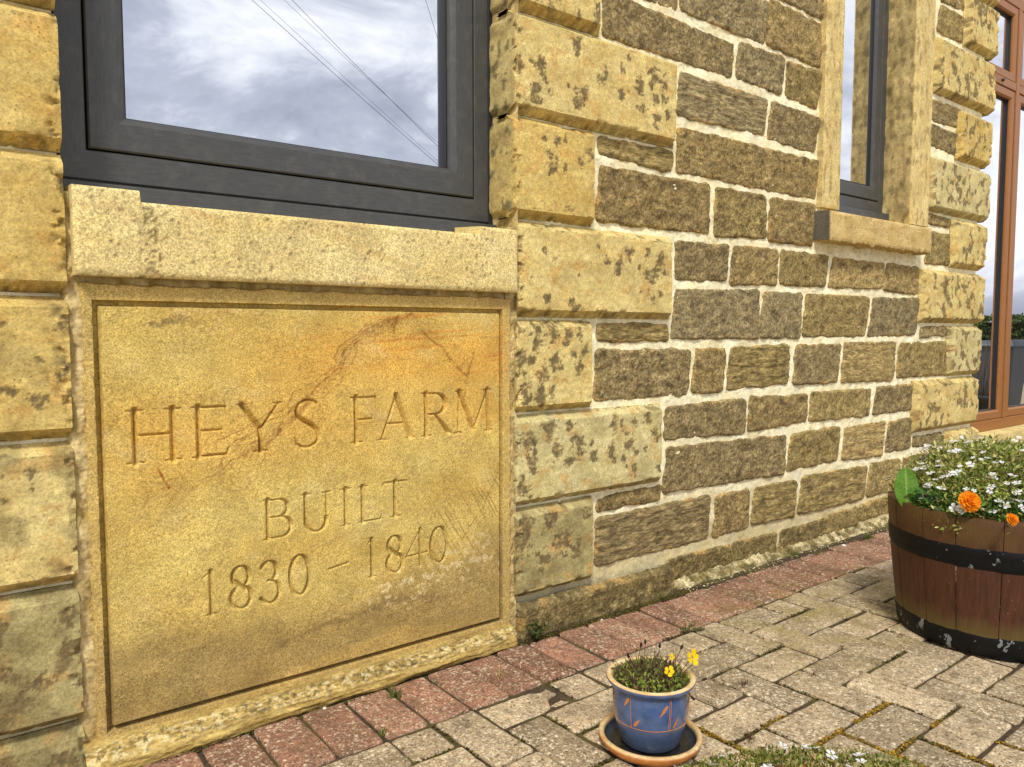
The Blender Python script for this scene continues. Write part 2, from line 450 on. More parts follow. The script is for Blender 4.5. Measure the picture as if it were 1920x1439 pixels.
def stone(name, quad, seed, kind='dark', res=0.0055, face=0.0, bedded=False):
    TL, TR, BR, BL = [np.array(p) for p in quad]
    w = (np.linalg.norm(TR - TL) + np.linalg.norm(BR - BL)) / 2
    h = (np.linalg.norm(TL - BL) + np.linalg.norm(TR - BR)) / 2
    ex = 0.010
    nx, nz = max(int((w + 2 * ex) / res), 6), max(int((h + 2 * ex) / res), 6)
    u = np.linspace(-ex / w, 1 + ex / w, nx)[None, :] * np.ones((nz, 1))
    v = np.linspace(-ex / h, 1 + ex / h, nz)[:, None] * np.ones((1, nx))
    P = (BL * ((1 - u) * (1 - v))[..., None] + BR * (u * (1 - v))[..., None] + TR * (u * v)[..., None] + TL * ((1 - u) * v)[..., None])
    X, Z = P[..., 0], P[..., 1]
    rc = min(0.011, h * 0.3)
    qx, qz = np.abs(u - .5) * w - (w / 2 - rc), np.abs(v - .5) * h - (h / 2 - rc)
    d = -(np.hypot(np.maximum(qx, 0), np.maximum(qz, 0)) + np.minimum(np.maximum(qx, qz), 0) - rc)
    d = d + 0.0066 * fbm(X / 0.06, Z / 0.045, seed, 5, .52) + 0.0072
    r = 0.0075
    t = np.clip(d / r, 0, 1)
    y = 0.017 * (1 - np.sqrt(np.maximum(1 - (1 - t) ** 2, 0)))
    y = y + np.clip(-d, 0, 0.012) * 2.5
    sx, sz = (0.10, 0.014) if bedded else (0.05, 0.035)
    rel = fbm(X / sx, Z / sz, seed + 5, 5, 0.62) * 0.0044 + np.abs(fbm(X / 0.022, Z / 0.015, seed + 9, 3)) * 0.0035 - 0.0035
    ang = rng.choice([-.6, -.35, .15, .3, .7, 1.0]) if not bedded else rng.uniform(-.08, .08)
    ca, sa = math.cos(ang), math.sin(ang)
    tool = fbm((X * ca + Z * sa) / 0.05, (Z * ca - X * sa) / rng.choice([.0065, .009, .012]), seed + 57, 3) * rng.uniform(.3, 1.0)
    rel = rel - tool * 0.0022
    tilt = (u - .5) * rng.uniform(-.006, .006) + (v - .5) * rng.uniform(-.006, .006)
    y = y + np.minimum(rel + tilt, 0.0008) * (0.3 + 0.7 * t) + face
    a, b = PAL[kind]
    br = rng.uniform(0.86, 1.12)
    f = 0.5 + fbm(X / 0.06, Z / 0.04, seed + 3, 5, 0.6) * 0.8
    C = mixc(np.broadcast_to(a * br, X.shape + (3,)), b * br, f)
    s = fbm(X / (0.05 if bedded else 0.013), Z / 0.009, seed + 13, 3)
    s2 = fbm(X / (0.09 if bedded else 0.035), Z / 0.022, seed + 14, 5, .65)
    C = C * (1 + 0.16 * s + 0.30 * s2 + 0.34 * tool)[..., None]
    # cleaned ochre arrises and smears of pointing mortar
    edge = 1 - sst(0.004, 0.016 + 0.012 * np.clip(fbm(X / .05, Z / .03, seed + 21, 3), -.5, 1), d)
    C = mixc(C, lin(186, 148, 84), edge * sst(0.08, 0.36, fbm(X / 0.11, Z / 0.06, seed + 17, 3)) * 0.8)
    C = mixc(C, lin(190, 172, 122), sst(0.22, 0.5, fbm(X / 0.03, Z / 0.02, seed + 29, 4)) * (1 - sst(0.002, 0.010, d)) * 0.55)
    C = mixc(C, lin(188, 166, 112), sst(0.1, 0.6, fbm(X / 0.03, Z / 0.02, seed + 41, 5, .65)) * 0.45)
    C = mixc(C, lin(82, 69, 45), sst(0.18, 0.55, fbm(X / 0.05, Z / 0.03, seed + 47, 5, 0.6)) * 0.6)
    V = np.stack([X, y, Z], -1)
    return hchild(centred(name, V, grid_faces(nz, nx), M_BED if bedded else M_WALL, None, C))

for k, (nm, q) in enumerate(STONES):
    kind = KIND.get(nm, ('dark', 'warm', 'olive', 'dark')[k % 4])
    x0 = q[0][0]
    res = 0.0045 if x0 < 2.2 else 0.0055
    stone('stone', q, 100 + 7 * k, kind, res, -0.04 if nm == 'B0' else 0.0, nm in BEDDED)

def courses(x0, x1, zs, seed):
    r = random.Random(seed)
    for a, b in zip(zs[:-1], zs[1:]):
        x = x0
        while x < x1 - 0.05:
            w = min(r.uniform(0.2, 0.5), x1 - x)
            if x1 - (x + w) < 0.12: w = x1 - x
            j = lambda: r.uniform(-.006, .006)
            stone('stone', [(x + .008 + j(), b - .008 + j()), (x + w - .008 + j(), b - .008 + j()), (x + w - .008 + j(), a + .008 + j()), (x + .008 + j(), a + .008 + j())],
                  r.randrange(9999), r.choice(['dark', 'grey', 'warm', 'olive']), 0.012)
            x += w
courses(1.84, 2.63, [2.05, 2.20, 2.34, 2.47], 3)
courses(-1.45, -0.42, [0.0, 0.10, 0.27, 0.45, 0.60, 0.76, 0.95, 1.10, 1.27, 1.44, 1.60, 1.76, 1.94, 2.10, 2.3, 2.47], 4)

# quoins: dressed blocks with sunk margins
def quoin(name, x0, x1, z0, z1, arris, seed, blotch=(), density=0.0, res=0.0035, tint='cream', grime=0.0, back=0.125):
    w, h = x1 - x0, z1 - z0
    nx, nz = int(w / res) + 2, int(h / res) + 2
    X, Z = np.meshgrid(np.linspace(x0, x1, nx), np.linspace(z0, z1, nz))
    dl, dr, db, dt = X - x0, x1 - X, Z - z0, z1 - Z
    big = np.full_like(X, 1.0)
    if arris == 'L': dl = big
    if arris == 'R': dr = big
    chip = fbm(X / 0.05, Z / 0.035, seed, 4)
    d = np.minimum(np.minimum(dl, dr), np.minimum(db, dt))
    d = d + 0.0016 * fbm(X / 0.09, Z / 0.09, seed + 2, 4)
    cw, dep = 0.017, 0.028
    t = np.clip((d - 0.002) / cw, 0, 1)
    y = -0.030 + dep * (1 - t)
    # broken arrises
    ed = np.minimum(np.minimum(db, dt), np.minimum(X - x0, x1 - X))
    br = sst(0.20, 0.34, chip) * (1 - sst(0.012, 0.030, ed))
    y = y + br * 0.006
    if arris:
        da = (X - x0) if arris == 'L' else (x1 - X)
        ch2 = sst(0.0, 0.3, fbm(X / 0.04, Z / 0.06, seed + 61, 4) + 0.02) * (1 - sst(0.004, 0.013, da))
        y = y + ch2 * 0.006
        br = np.maximum(br, ch2)
    flat = np.clip(t * 2 - 1, 0, 1)
    y = y + fbm(X / 0.12, Z / 0.08, seed + 5, 4) * 0.0022 + fbm(X / 0.02, Z / 0.015, seed + 6, 3) * 0.0010
    # colour
    base = {'cream': (lin(218, 198, 128), lin(206, 180, 106)), 'pale': (lin(212, 198, 140), lin(196, 180, 116)), 'gold': (lin(212, 187, 110), lin(198, 166, 86)),
            'green': (lin(186, 172, 114), lin(160, 146, 92))}[tint]
    f = 0.5 + 0.9 * fbm(X / 0.11, Z / 0.06, seed + 8, 4)
    C = mixc(np.broadcast_to(base[0], X.shape + (3,)), base[1], f)
    C = mixc(C, lin(196, 150, 76), sst(0.22, 0.36, fbm(X / 0.05, Z / 0.05, seed + 9, 5)) * 0.5)
    C = C * (1 + 0.10 * fbm(X / 0.006, Z / 0.006, seed + 10, 2))[..., None]
    bm = np.zeros_like(X)
    nd = fbm(X / 0.024, Z / 0.020, seed + 12, 5, .6)
    nd2 = fbm(X / 0.007, Z / 0.007, seed + 14, 2)
    for bx, bz, r in blotch:
        e2 = np.hypot((X - bx) * 1.05, (Z - bz) * 0.85) / max(r * 1.3, 0.005)
        bm = np.maximum(bm, sst(1.05, 0.55, e2 - nd * 1.2 - nd2 * 0.6))
    if density:
        g = fbm(X / 0.05, Z / 0.055, seed + 15, 5, .6) + 0.5 * (fbm(X / 0.2, Z / 0.15, seed + 25, 2)) + 0.2 * fbm(X / 0.008, Z / 0.011, seed + 19, 2)
        bm = np.maximum(bm, sst(0.30 - density * 0.3, 0.36 - density * 0.3, g))
    soot = mixc(np.broadcast_to(lin(128, 110, 70), X.shape + (3,)), lin(90, 79, 54), 0.5 + 1.2 * nd)
    bm = bm * (0.3 + 0.7 * flat) * sst(-0.75, -0.05, fbm(X / 0.012, Z / 0.012, seed + 77, 3))
    C = mixc(C, lin(184, 148, 86), sst(0.02, 0.3, bm) * 0.35)
    C = C * (1 - 0.86 * bm)[..., None] + soot * (0.86 * bm)[..., None]
    y = y + bm * 0.0012
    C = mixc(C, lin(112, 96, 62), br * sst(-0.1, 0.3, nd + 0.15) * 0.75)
    if grime:
        gm = sst(0.05, 0.45, fbm(X / 0.09, Z / 0.09, seed + 23, 5) + grime * 0.35)
        C = mixc(C, lin(120, 106, 66), gm * 0.6 * min(grime * 1.5, 1))
    # shade under the block, painted into the colour of its lower margin
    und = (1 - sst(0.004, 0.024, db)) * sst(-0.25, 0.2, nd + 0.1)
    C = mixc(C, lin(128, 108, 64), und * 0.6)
    V = np.stack([X, y, Z], -1)
    if arris:                                      # return face going back into the opening
        k = 16
        xs, ys = (x0, V[:, 0, 1]) if arris == 'L' else (x1, V[:, -1, 1])
        zz = Z[:, 0]
        tt = np.linspace(0, 1, k + 1)[1:]
        vv = np.minimum(zz - z0, z1 - zz)
        sink = 0.014 * (1 - np.clip(vv / 0.02, 0, 1))
        R = np.zeros((nz, k, 3)); RC = np.zeros((nz, k, 3))
        for q in range(k):
            yy = ys + (back - ys) * tt[q]
            dx = sink * min(1, tt[q] * 4) + 0.004 * fbm(zz / 0.05, yy / 0.05, seed + 33, 3) * min(1, tt[q] * 6)
            R[:, q, 0] = xs + (dx if arris == 'L' else -dx)
            R[:, q, 1] = yy; R[:, q, 2] = zz
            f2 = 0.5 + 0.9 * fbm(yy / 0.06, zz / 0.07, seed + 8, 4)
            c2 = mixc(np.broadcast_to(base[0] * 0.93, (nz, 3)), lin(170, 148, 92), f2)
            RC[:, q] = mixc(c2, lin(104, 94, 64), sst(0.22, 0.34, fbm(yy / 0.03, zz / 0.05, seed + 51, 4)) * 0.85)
        if arris == 'L':
            V = np.concatenate([R[:, ::-1], V], 1); C = np.concatenate([RC[:, ::-1], C], 1)
        else:
            V = np.concatenate([V, R], 1); C = np.concatenate([C, RC], 1)
    # returns of the other sides so the block has thickness
    def skirt(V, C, side):
        if side == 'top': e, ec = V[-1:].copy(), C[-1:]
        elif side == 'bot': e, ec = V[:1].copy(), C[:1]
        elif side == 'L': e, ec = V[:, :1].copy(), C[:, :1]
        else: e, ec = V[:, -1:].copy(), C[:, -1:]
        e[..., 1] = np.maximum(e[..., 1], 0.05)
        ax = 0 if side in ('top', 'bot') else 1
        return (np.concatenate([V, e], ax), np.concatenate([C, ec], ax)) if side in ('top', 'R') else (np.concatenate([e, V], ax), np.concatenate([ec, C], ax))
    for s in ('top', 'bot') + (('R',) if arris != 'R' else ()) + (('L',) if arris != 'L' else ()):
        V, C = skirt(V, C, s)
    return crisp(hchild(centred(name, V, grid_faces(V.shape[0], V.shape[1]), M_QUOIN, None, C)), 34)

QM = [('Q0', 1.197, 1.508, 1.619, 1.862, 'cream', 0), ('Q1', 1.195, 1.822, 1.360, 1.613, 'cream', 0), ('Q2', 1.193, 1.490, 1.097, 1.355, 'gold', 0),
      ('Q3', 1.203, 1.813, 0.842, 1.091, 'cream', 0), ('Q4', 1.200, 1.484, 0.591, 0.836, 'cream', .15), ('Q5', 1.198, 1.777, 0.343, 0.585, 'pale', .2),
      ('Q6', 1.201, 1.493, 0.096, 0.335, 'green', .5), ('Q7', 1.196, 1.82, 1.875, 2.10, 'cream', 0), ('Q8', 1.196, 1.49, 2.11, 2.47, 'cream', 0)]
for k, (nm, a, b, c, d_, tint, gr) in enumerate(QM):
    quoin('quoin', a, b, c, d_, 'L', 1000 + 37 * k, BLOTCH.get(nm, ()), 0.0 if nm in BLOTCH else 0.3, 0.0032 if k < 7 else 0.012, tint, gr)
QL = [(1.612, 1.848, -.42), (1.364, 1.606, -.12), (1.119, 1.359, -.42), (0.871, 1.114, -.12), (0.612, 0.865, -.42), (0.348, 0.605, -.12), (0.090, 0.341, -.42), (-.06, 0.083, -.12), (1.86, 2.10, -.12), (2.11, 2.47, -.42)]
for k, (c, d_, a) in enumerate(QL):
    quoin('quoin', a, 0.199, c, d_, 'R', 2000 + 41 * k, (), (0, 0, 0.0, 0, 0.02, 0.06, 0.08, 0.1, 0, 0)[k], 0.004 if 1 < k < 8 else 0.012, ('gold', 'gold', 'gold', 'gold', 'gold', 'cream', 'green', 'green', 'gold', 'gold')[k],
          (0, 0, .1, .1, .35, .6, .8, .9, 0, 0)[k])
QR = [(3.776, 4.090, 2.100, 2.330), (3.500, 4.080, 1.840, 2.080), (3.742, 4.062, 1.587, 1.812), (3.477, 4.070, 1.333, 1.570), (3.716, 4.052, 1.100, 1.320),
      (3.432, 4.050, 0.846, 1.080), (3.722, 4.036, 0.602, 0.834), (3.404, 4.028, 0.362, 0.592), (3.733, 4.045, 0.06, 0.345), (3.500, 4.085, 2.34, 2.47)]
for k, (a, b, c, d_) in enumerate(QR):
    quoin('quoin', a, b, c, d_, 'R', 3000 + 43 * k, (), (.45, .55, .25, .42, .3, .45, .4, .5, .3, .3)[k], 0.0055, ('cream', 'cream', 'gold', 'pale', 'cream', 'cream', 'pale', 'cream', 'cream', 'cream')[k], .1)

# pointing between the stones
def sheet(name, x0, x1, z0, z1, res, yfun, cfun, holes=(), m=None):
    nx, nz = int((x1 - x0) / res) + 1, int((z1 - z0) / res) + 1
    X, Z = np.meshgrid(np.linspace(x0, x1, nx), np.linspace(z0, z1, nz))
    V = np.stack([X, yfun(X, Z), Z], -1)
    F = grid_faces(nz, nx)
    cx, cz = X.ravel()[F].mean(1), Z.ravel()[F].mean(1)
    keep = np.ones(len(F), bool)
    for a, b, c, d_ in holes: keep &= ~((cx > a) & (cx < b) & (cz > c) & (cz < d_))
    return hchild(centred(name, V, F[keep], m or M_MORTAR, None, cfun(X, Z)))
def mort_y(X, Z):
    return 0.0030 + fbm(X / 0.06, Z / 0.05, 71, 3) * 0.0038 + fbm(X / 0.012, Z / 0.012, 72, 3) * 0.0018
def mort_c(X, Z):
    C = mixc(np.broadcast_to(lin(252, 245, 208), X.shape + (3,)), lin(242, 228, 180), 0.5 + 0.9 * fbm(X / 0.09, Z / 0.06, 73, 4))
    C = mixc(C, lin(190, 166, 108), sst(0.22, 0.5, fbm(X / 0.03, Z / 0.015, 74, 4)) * 0.5)
    low = sst(0.34, 0.08, Z + 0.05 * fbm(X / 0.1, Z / 0.05, 75, 3))
    return mixc(C, lin(186, 166, 110), low * 0.6)
sheet('mortar', 1.212, 4.02, -0.06, 2.47, 0.0065, mort_y, mort_c, [(2.70, 3.32, 1.2, 2.47)])
sheet('mortar', -1.5, 0.194, -0.06, 2.47, 0.02, lambda X, Z: mort_y(X, Z) + 0.002 * sst(-.45, -.4, X), mort_c)
def strip_y(X, Z): return -0.018 + fbm(X / 0.03, Z / 0.05, 81, 4) * 0.009 + fbm(X / 0.006, Z / 0.006, 82, 2) * 0.003
def strip_c(X, Z):
    C = mixc(np.broadcast_to(lin(220, 198, 142), X.shape + (3,)), lin(170, 146, 88), 0.5 + 1.0 * fbm(X / 0.03, Z / 0.05, 83, 4))
    return mixc(C, lin(110, 92, 56), sst(0.3, 0.5, fbm(X / 0.012, Z / 0.012, 84, 3)) * 0.6)
sheet('mortar', 0.186, 0.228, -0.02, 1.05, 0.003, lambda X, Z: strip_y(X, Z) + 0.03 * sst(.2, .187, X), strip_c)
def reveal_mortar():
    ny, nz = 24, 260
    Y, Z = np.meshgrid(np.linspace(.10, -.030, ny), np.linspace(1.03, 2.3, nz))
    V = np.stack([1.2040 + .002 * fbm(Y / .02, Z / .02, 86, 3), Y, Z], -1)
    hchild(centred('mortar', V, grid_faces(nz, ny), M_MORTAR, None, strip_c(Y, Z)))
reveal_mortar()
sheet('mortar', 1.170, 1.206, 0.02, 0.93, 0.003, strip_y, strip_c)
sheet('mortar', 0.20, 1.20, 0.870, 0.925, 0.004, lambda X, Z: strip_y(X, Z) + 0.004, strip_c)

# lumpy mortar fillet at the foot of the wall
def fillet():
    nx, nt = 620, 20
    xs = np.linspace(1.80, 4.05, nx); t = np.linspace(0, 1, nt)
    T, X = np.meshgrid(t, xs, indexing='ij')
    wdt = 0.046 + 0.010 * fbm(X / 0.12, T * 0, 91, 4) * np.clip((X - 1.80) / 0.15, 0, 1)
    hgt = (0.022 + 0.012 * fbm(X / 0.2, T * 0 + 3, 92, 4)) * np.clip((X - 1.80) / 0.12, 0.05, 1)
    y = 0.012 - wdt * T - 0.006
    z = hgt * (1 - T) ** 0.8 - 0.010 * T + 0.007 * fbm(X / 0.016, T * 3.5, 93, 4, .65) * np.clip(3 * (1 - T), 0, 1)
    y = y + 0.004 * fbm(X / 0.02, T * 4, 94, 4, .6)
    C = mixc(np.broadcast_to(lin(208, 192, 146), X.shape + (3,)), lin(132, 116, 70), 0.5 + 1.5 * fbm(X / 0.06, T * 1.2, 95, 4))
    C = mixc(C, lin(88, 82, 42), sst(0.0, 0.4, fbm(X / 0.05, T * 2, 96, 4) + 0.5 * (T - .6)) * 0.8)
    V = np.stack([X, y, z], -1)
    hchild(centred('mortar_fillet', V, grid_faces(nt, nx)[:, ::-1], M_FILLET, None, C))
fillet()

# ------------------------------------------------------------------ the carved date stone
def seg_cut(dep, X0, Z0, st, pts, hws):
    for (p, q), (ha, hb) in zip(zip(pts[:-1], pts[1:]), zip(hws[:-1], hws[1:])):
        hm = max(ha, hb)
        i0 = max(int((min(p[0], q[0]) - hm - X0) / st), 0); i1 = min(int((max(p[0], q[0]) + hm - X0) / st) + 2, dep.shape[1])
        j0 = max(int((min(p[1], q[1]) - hm - Z0) / st), 0); j1 = min(int((max(p[1], q[1]) + hm - Z0) / st) + 2, dep.shape[0])
        xx = X0 + st * np.arange(i0, i1)[None, :]; zz = Z0 + st * np.arange(j0, j1)[:, None]
        dx, dz = q[0] - p[0], q[1] - p[1]
        L2 = dx * dx + dz * dz + 1e-12
        t = np.clip(((xx - p[0]) * dx + (zz - p[1]) * dz) / L2, 0, 1)
        di = np.hypot(xx - p[0] - t * dx, zz - p[1] - t * dz)
        val = ha + (hb - ha) * t - di
        dep[j0:j1, i0:i1] = np.maximum(dep[j0:j1, i0:i1], val)

TK, TN, SF = 0.0074, 0.0036, 0.0034
def arc(cx, cz, rx, rz, a0, a1, n=18):
    return [(cx + rx * math.cos(math.radians(a0 + (a1 - a0) * i / n)), cz + rz * math.sin(math.radians(a0 + (a1 - a0) * i / n))) for i in range(n + 1)]
def vert_hw(pts, thick=TK, thin=TN):
    """broad where the stroke runs upright, thin where it runs level"""
    out = []
    for i in range(len(pts)):
        a, b = pts[max(i - 1, 0)], pts[min(i + 1, len(pts) - 1)]
        dx, dz = b[0] - a[0], b[1] - a[1]
        L = math.hypot(dx, dz) + 1e-9
        out.append(thin + (thick - thin) * (abs(dz) / L) ** 1.3)
    return out
GL = {}
def stem(x, z0=0.0, z1=1.0, hw=TK, x2=None, s0=True, s1=True, sw=0.16):
    x2 = x if x2 is None else x2
    k = [('L', [(x, z0), (x + (x2 - x) * .12, z0 + (z1 - z0) * .12), (x + (x2 - x) * .88, z0 + (z1 - z0) * .88), (x2, z1)], [hw * 1.0, hw * .9, hw * .9, hw * 1.0])]
    if s0: k.append(('L', [(x - sw, z0 + .004), (x, z0 + .02), (x + sw, z0 + .004)], [.0020, SF * 1.15, .0020]))
    if s1: k.append(('L', [(x2 - sw, z1 - .004), (x2, z1 - .02), (x2 + sw, z1 - .004)], [.0020, SF * 1.15, .0020]))
    return k
GL['H'] = stem(.15) + stem(.85) + [('L', [(.15, .52), (.85, .52)], [TN, TN])]
GL['E'] = stem(.2, sw=.18) + [('L', [(.2, .98), (.92, .98), (.97, .86)], [TN, TN, .0012]), ('L', [(.2, .52), (.82, .52)], [TN, TN * .8]), ('L', [(.82, .6), (.82, .44)], [.0014, .0014]),
           ('L', [(.2, .02), (.93, .02), (1.0, .16)], [TN, TN, .0012])]
GL['Y'] = [('L', [(.1, .98), (.5, .46)], [TK, TK]), ('L', [(.92, .98), (.5, .46)], [TN, TN]), ('L', [(-.03, .99), (.1, .975), (.25, .99)], [.0012, SF, .0012]), ('L', [(.78, .99), (.92, .975), (1.02, .99)], [.0012, SF, .0012])] + stem(.5, 0, .48, s1=False, sw=.17)
S = [(.90, .80), (.84, .93), (.66, .99), (.45, .99), (.24, .92), (.14, .78), (.2, .64), (.42, .54), (.66, .45), (.84, .34), (.9, .2), (.8, .07), (.55, .0), (.32, .01), (.14, .08), (.06, .23)]
GL['S'] = [('L', S, [.0014, TN, TN, TN, TN * 1.1, TN * 1.3, TK * .8, TK, TK, TK * .8, TN * 1.3, TN * 1.1, TN, TN, TN, .0014])]
GL['F'] = stem(.25, sw=.2) + [('L', [(.25, .98), (.95, .98), (1.0, .84)], [TN, TN, .0012]), ('L', [(.25, .5), (.82, .5)], [TN, TN * .8]), ('L', [(.82, .6), (.82, .41)], [.0014, .0014])]
GL['A'] = [('L', [(.5, 1.0), (.1, .02)], [TN, TN]), ('L', [(.5, 1.0), (.88, .02)], [TK, TK]), ('L', [(.26, .36), (.74, .36)], [TN, TN]), ('L', [(-.04, .006), (.1, .02), (.24, .006)], [.0012, SF, .0012]), ('L', [(.74, .006), (.88, .02), (1.02, .006)], [.0012, SF * 1.3, .0012])]
b1 = [(.2, .98)] + arc(.5, .74, .3, .24, 90, -90) + [(.2, .5)]
GL['R'] = stem(.2, sw=.15) + [('V', b1), ('L', [(.48, .5), (.9, .04), (1.02, .01)], [TN * 1.2, TK, .0014])]
GL['M'] = stem(.09, 0, 1, TN, .13, sw=.1) + [('L', [(.13, .99), (.5, .06)], [TK, TK]), ('L', [(.5, .06), (.87, .99)], [TN, TN])] + stem(.9, 0, 1, TK, .87, sw=.11)
GL['B'] = stem(.2, sw=.14) + [('V', [(.2, .98)] + arc(.52, .76, .3, .22, 90, -90) + [(.2, .54)]), ('V', [(.2, .54)] + arc(.56, .28, .36, .26, 90, -90) + [(.2, .02)])]
GL['U'] = stem(.18, .3, 1, s0=False, sw=.15) + [('V', [(.18, .34)] + arc(.5, .3, .32, .3, 180, 360) + [(.82, .34)])] + stem(.82, .3, 1, TN * 1.2, s0=False, sw=.14)
GL['I'] = stem(.5, sw=.5)
GL['L'] = stem(.22, sw=.2) + [('L', [(.22, .02), (.95, .02), (1.02, .17)], [TN, TN, .0012])]
GL['T'] = stem(.5, s1=False, sw=.2) + [('L', [(.0, .86), (.05, .98), (.5, .98), (.95, .98), (1.0, .86)], [.0012, TN, TN, TN, .0012])]
GL['1'] = stem(.55, hw=TK * .92, s1=False, sw=.34) + [('L', [(.1, .86), (.5, .98)], [.0014, TN])]
def loop(cx, cz, rx, rz): return ('V', arc(cx, cz, rx, rz, 90, 450, 28))
GL['8'] = [loop(.5, .745, .36, .235), loop(.5, .265, .44, .255), ('L', [(.25, .66), (.72, .4)], [TK * .8, TK * .8])]
GL['3'] = [('V', [(.1, .84)] + arc(.44, .75, .34, .23, 130, -80) + [(.38, .53)]), ('V', [(.38, .53)] + arc(.46, .26, .44, .26, 85, -130) + [(.04, .14)])]
GL['0'] = [loop(.5, .5, .44, .48)]
GL['-'] = [('L', [(0, .35), (1, .65)], [TN * 1.1, TN * 1.1])]
GL['4'] = [('L', [(.68, 1), (.68, 0)], [TK * .8, TK * .8]), ('L', [(.02, .30), (1.0, .34)], [TN, TN]), ('L', [(.64, .95), (.04, .32)], [TN * .7, TN * .7]), ('L', [(.5, .004), (.86, .004)], [.0016, .0016])]
TEXT = [('H', .286, .381, .556, .656), ('E', .400, .471, .556, .656), ('Y', .489, .582, .557, .657), ('S', .603, .668, .557, .658), ('F', .733, .802, .556, .658), ('A', .803, .900, .556, .658), ('R', .913, 1.002, .556, .658), ('M', 1.010, 1.124, .556, .659),
        ('B', .533, .603, .370, .454), ('U', .616, .690, .371, .455), ('I', .709, .735, .373, .456), ('L', .750, .810, .374, .456), ('T', .812, .880, .375, .458),
        ('1', .409, .446, .237, .326), ('8', .466, .512, .236, .326), ('3', .527, .574, .235, .326), ('0', .590, .638, .237, .327), ('-', .680, .724, .274, .296), ('1', .768, .799, .244, .332), ('8', .821, .867, .243, .331), ('4', .872, .930, .247, .336), ('0', .939, .990, .243, .334)]

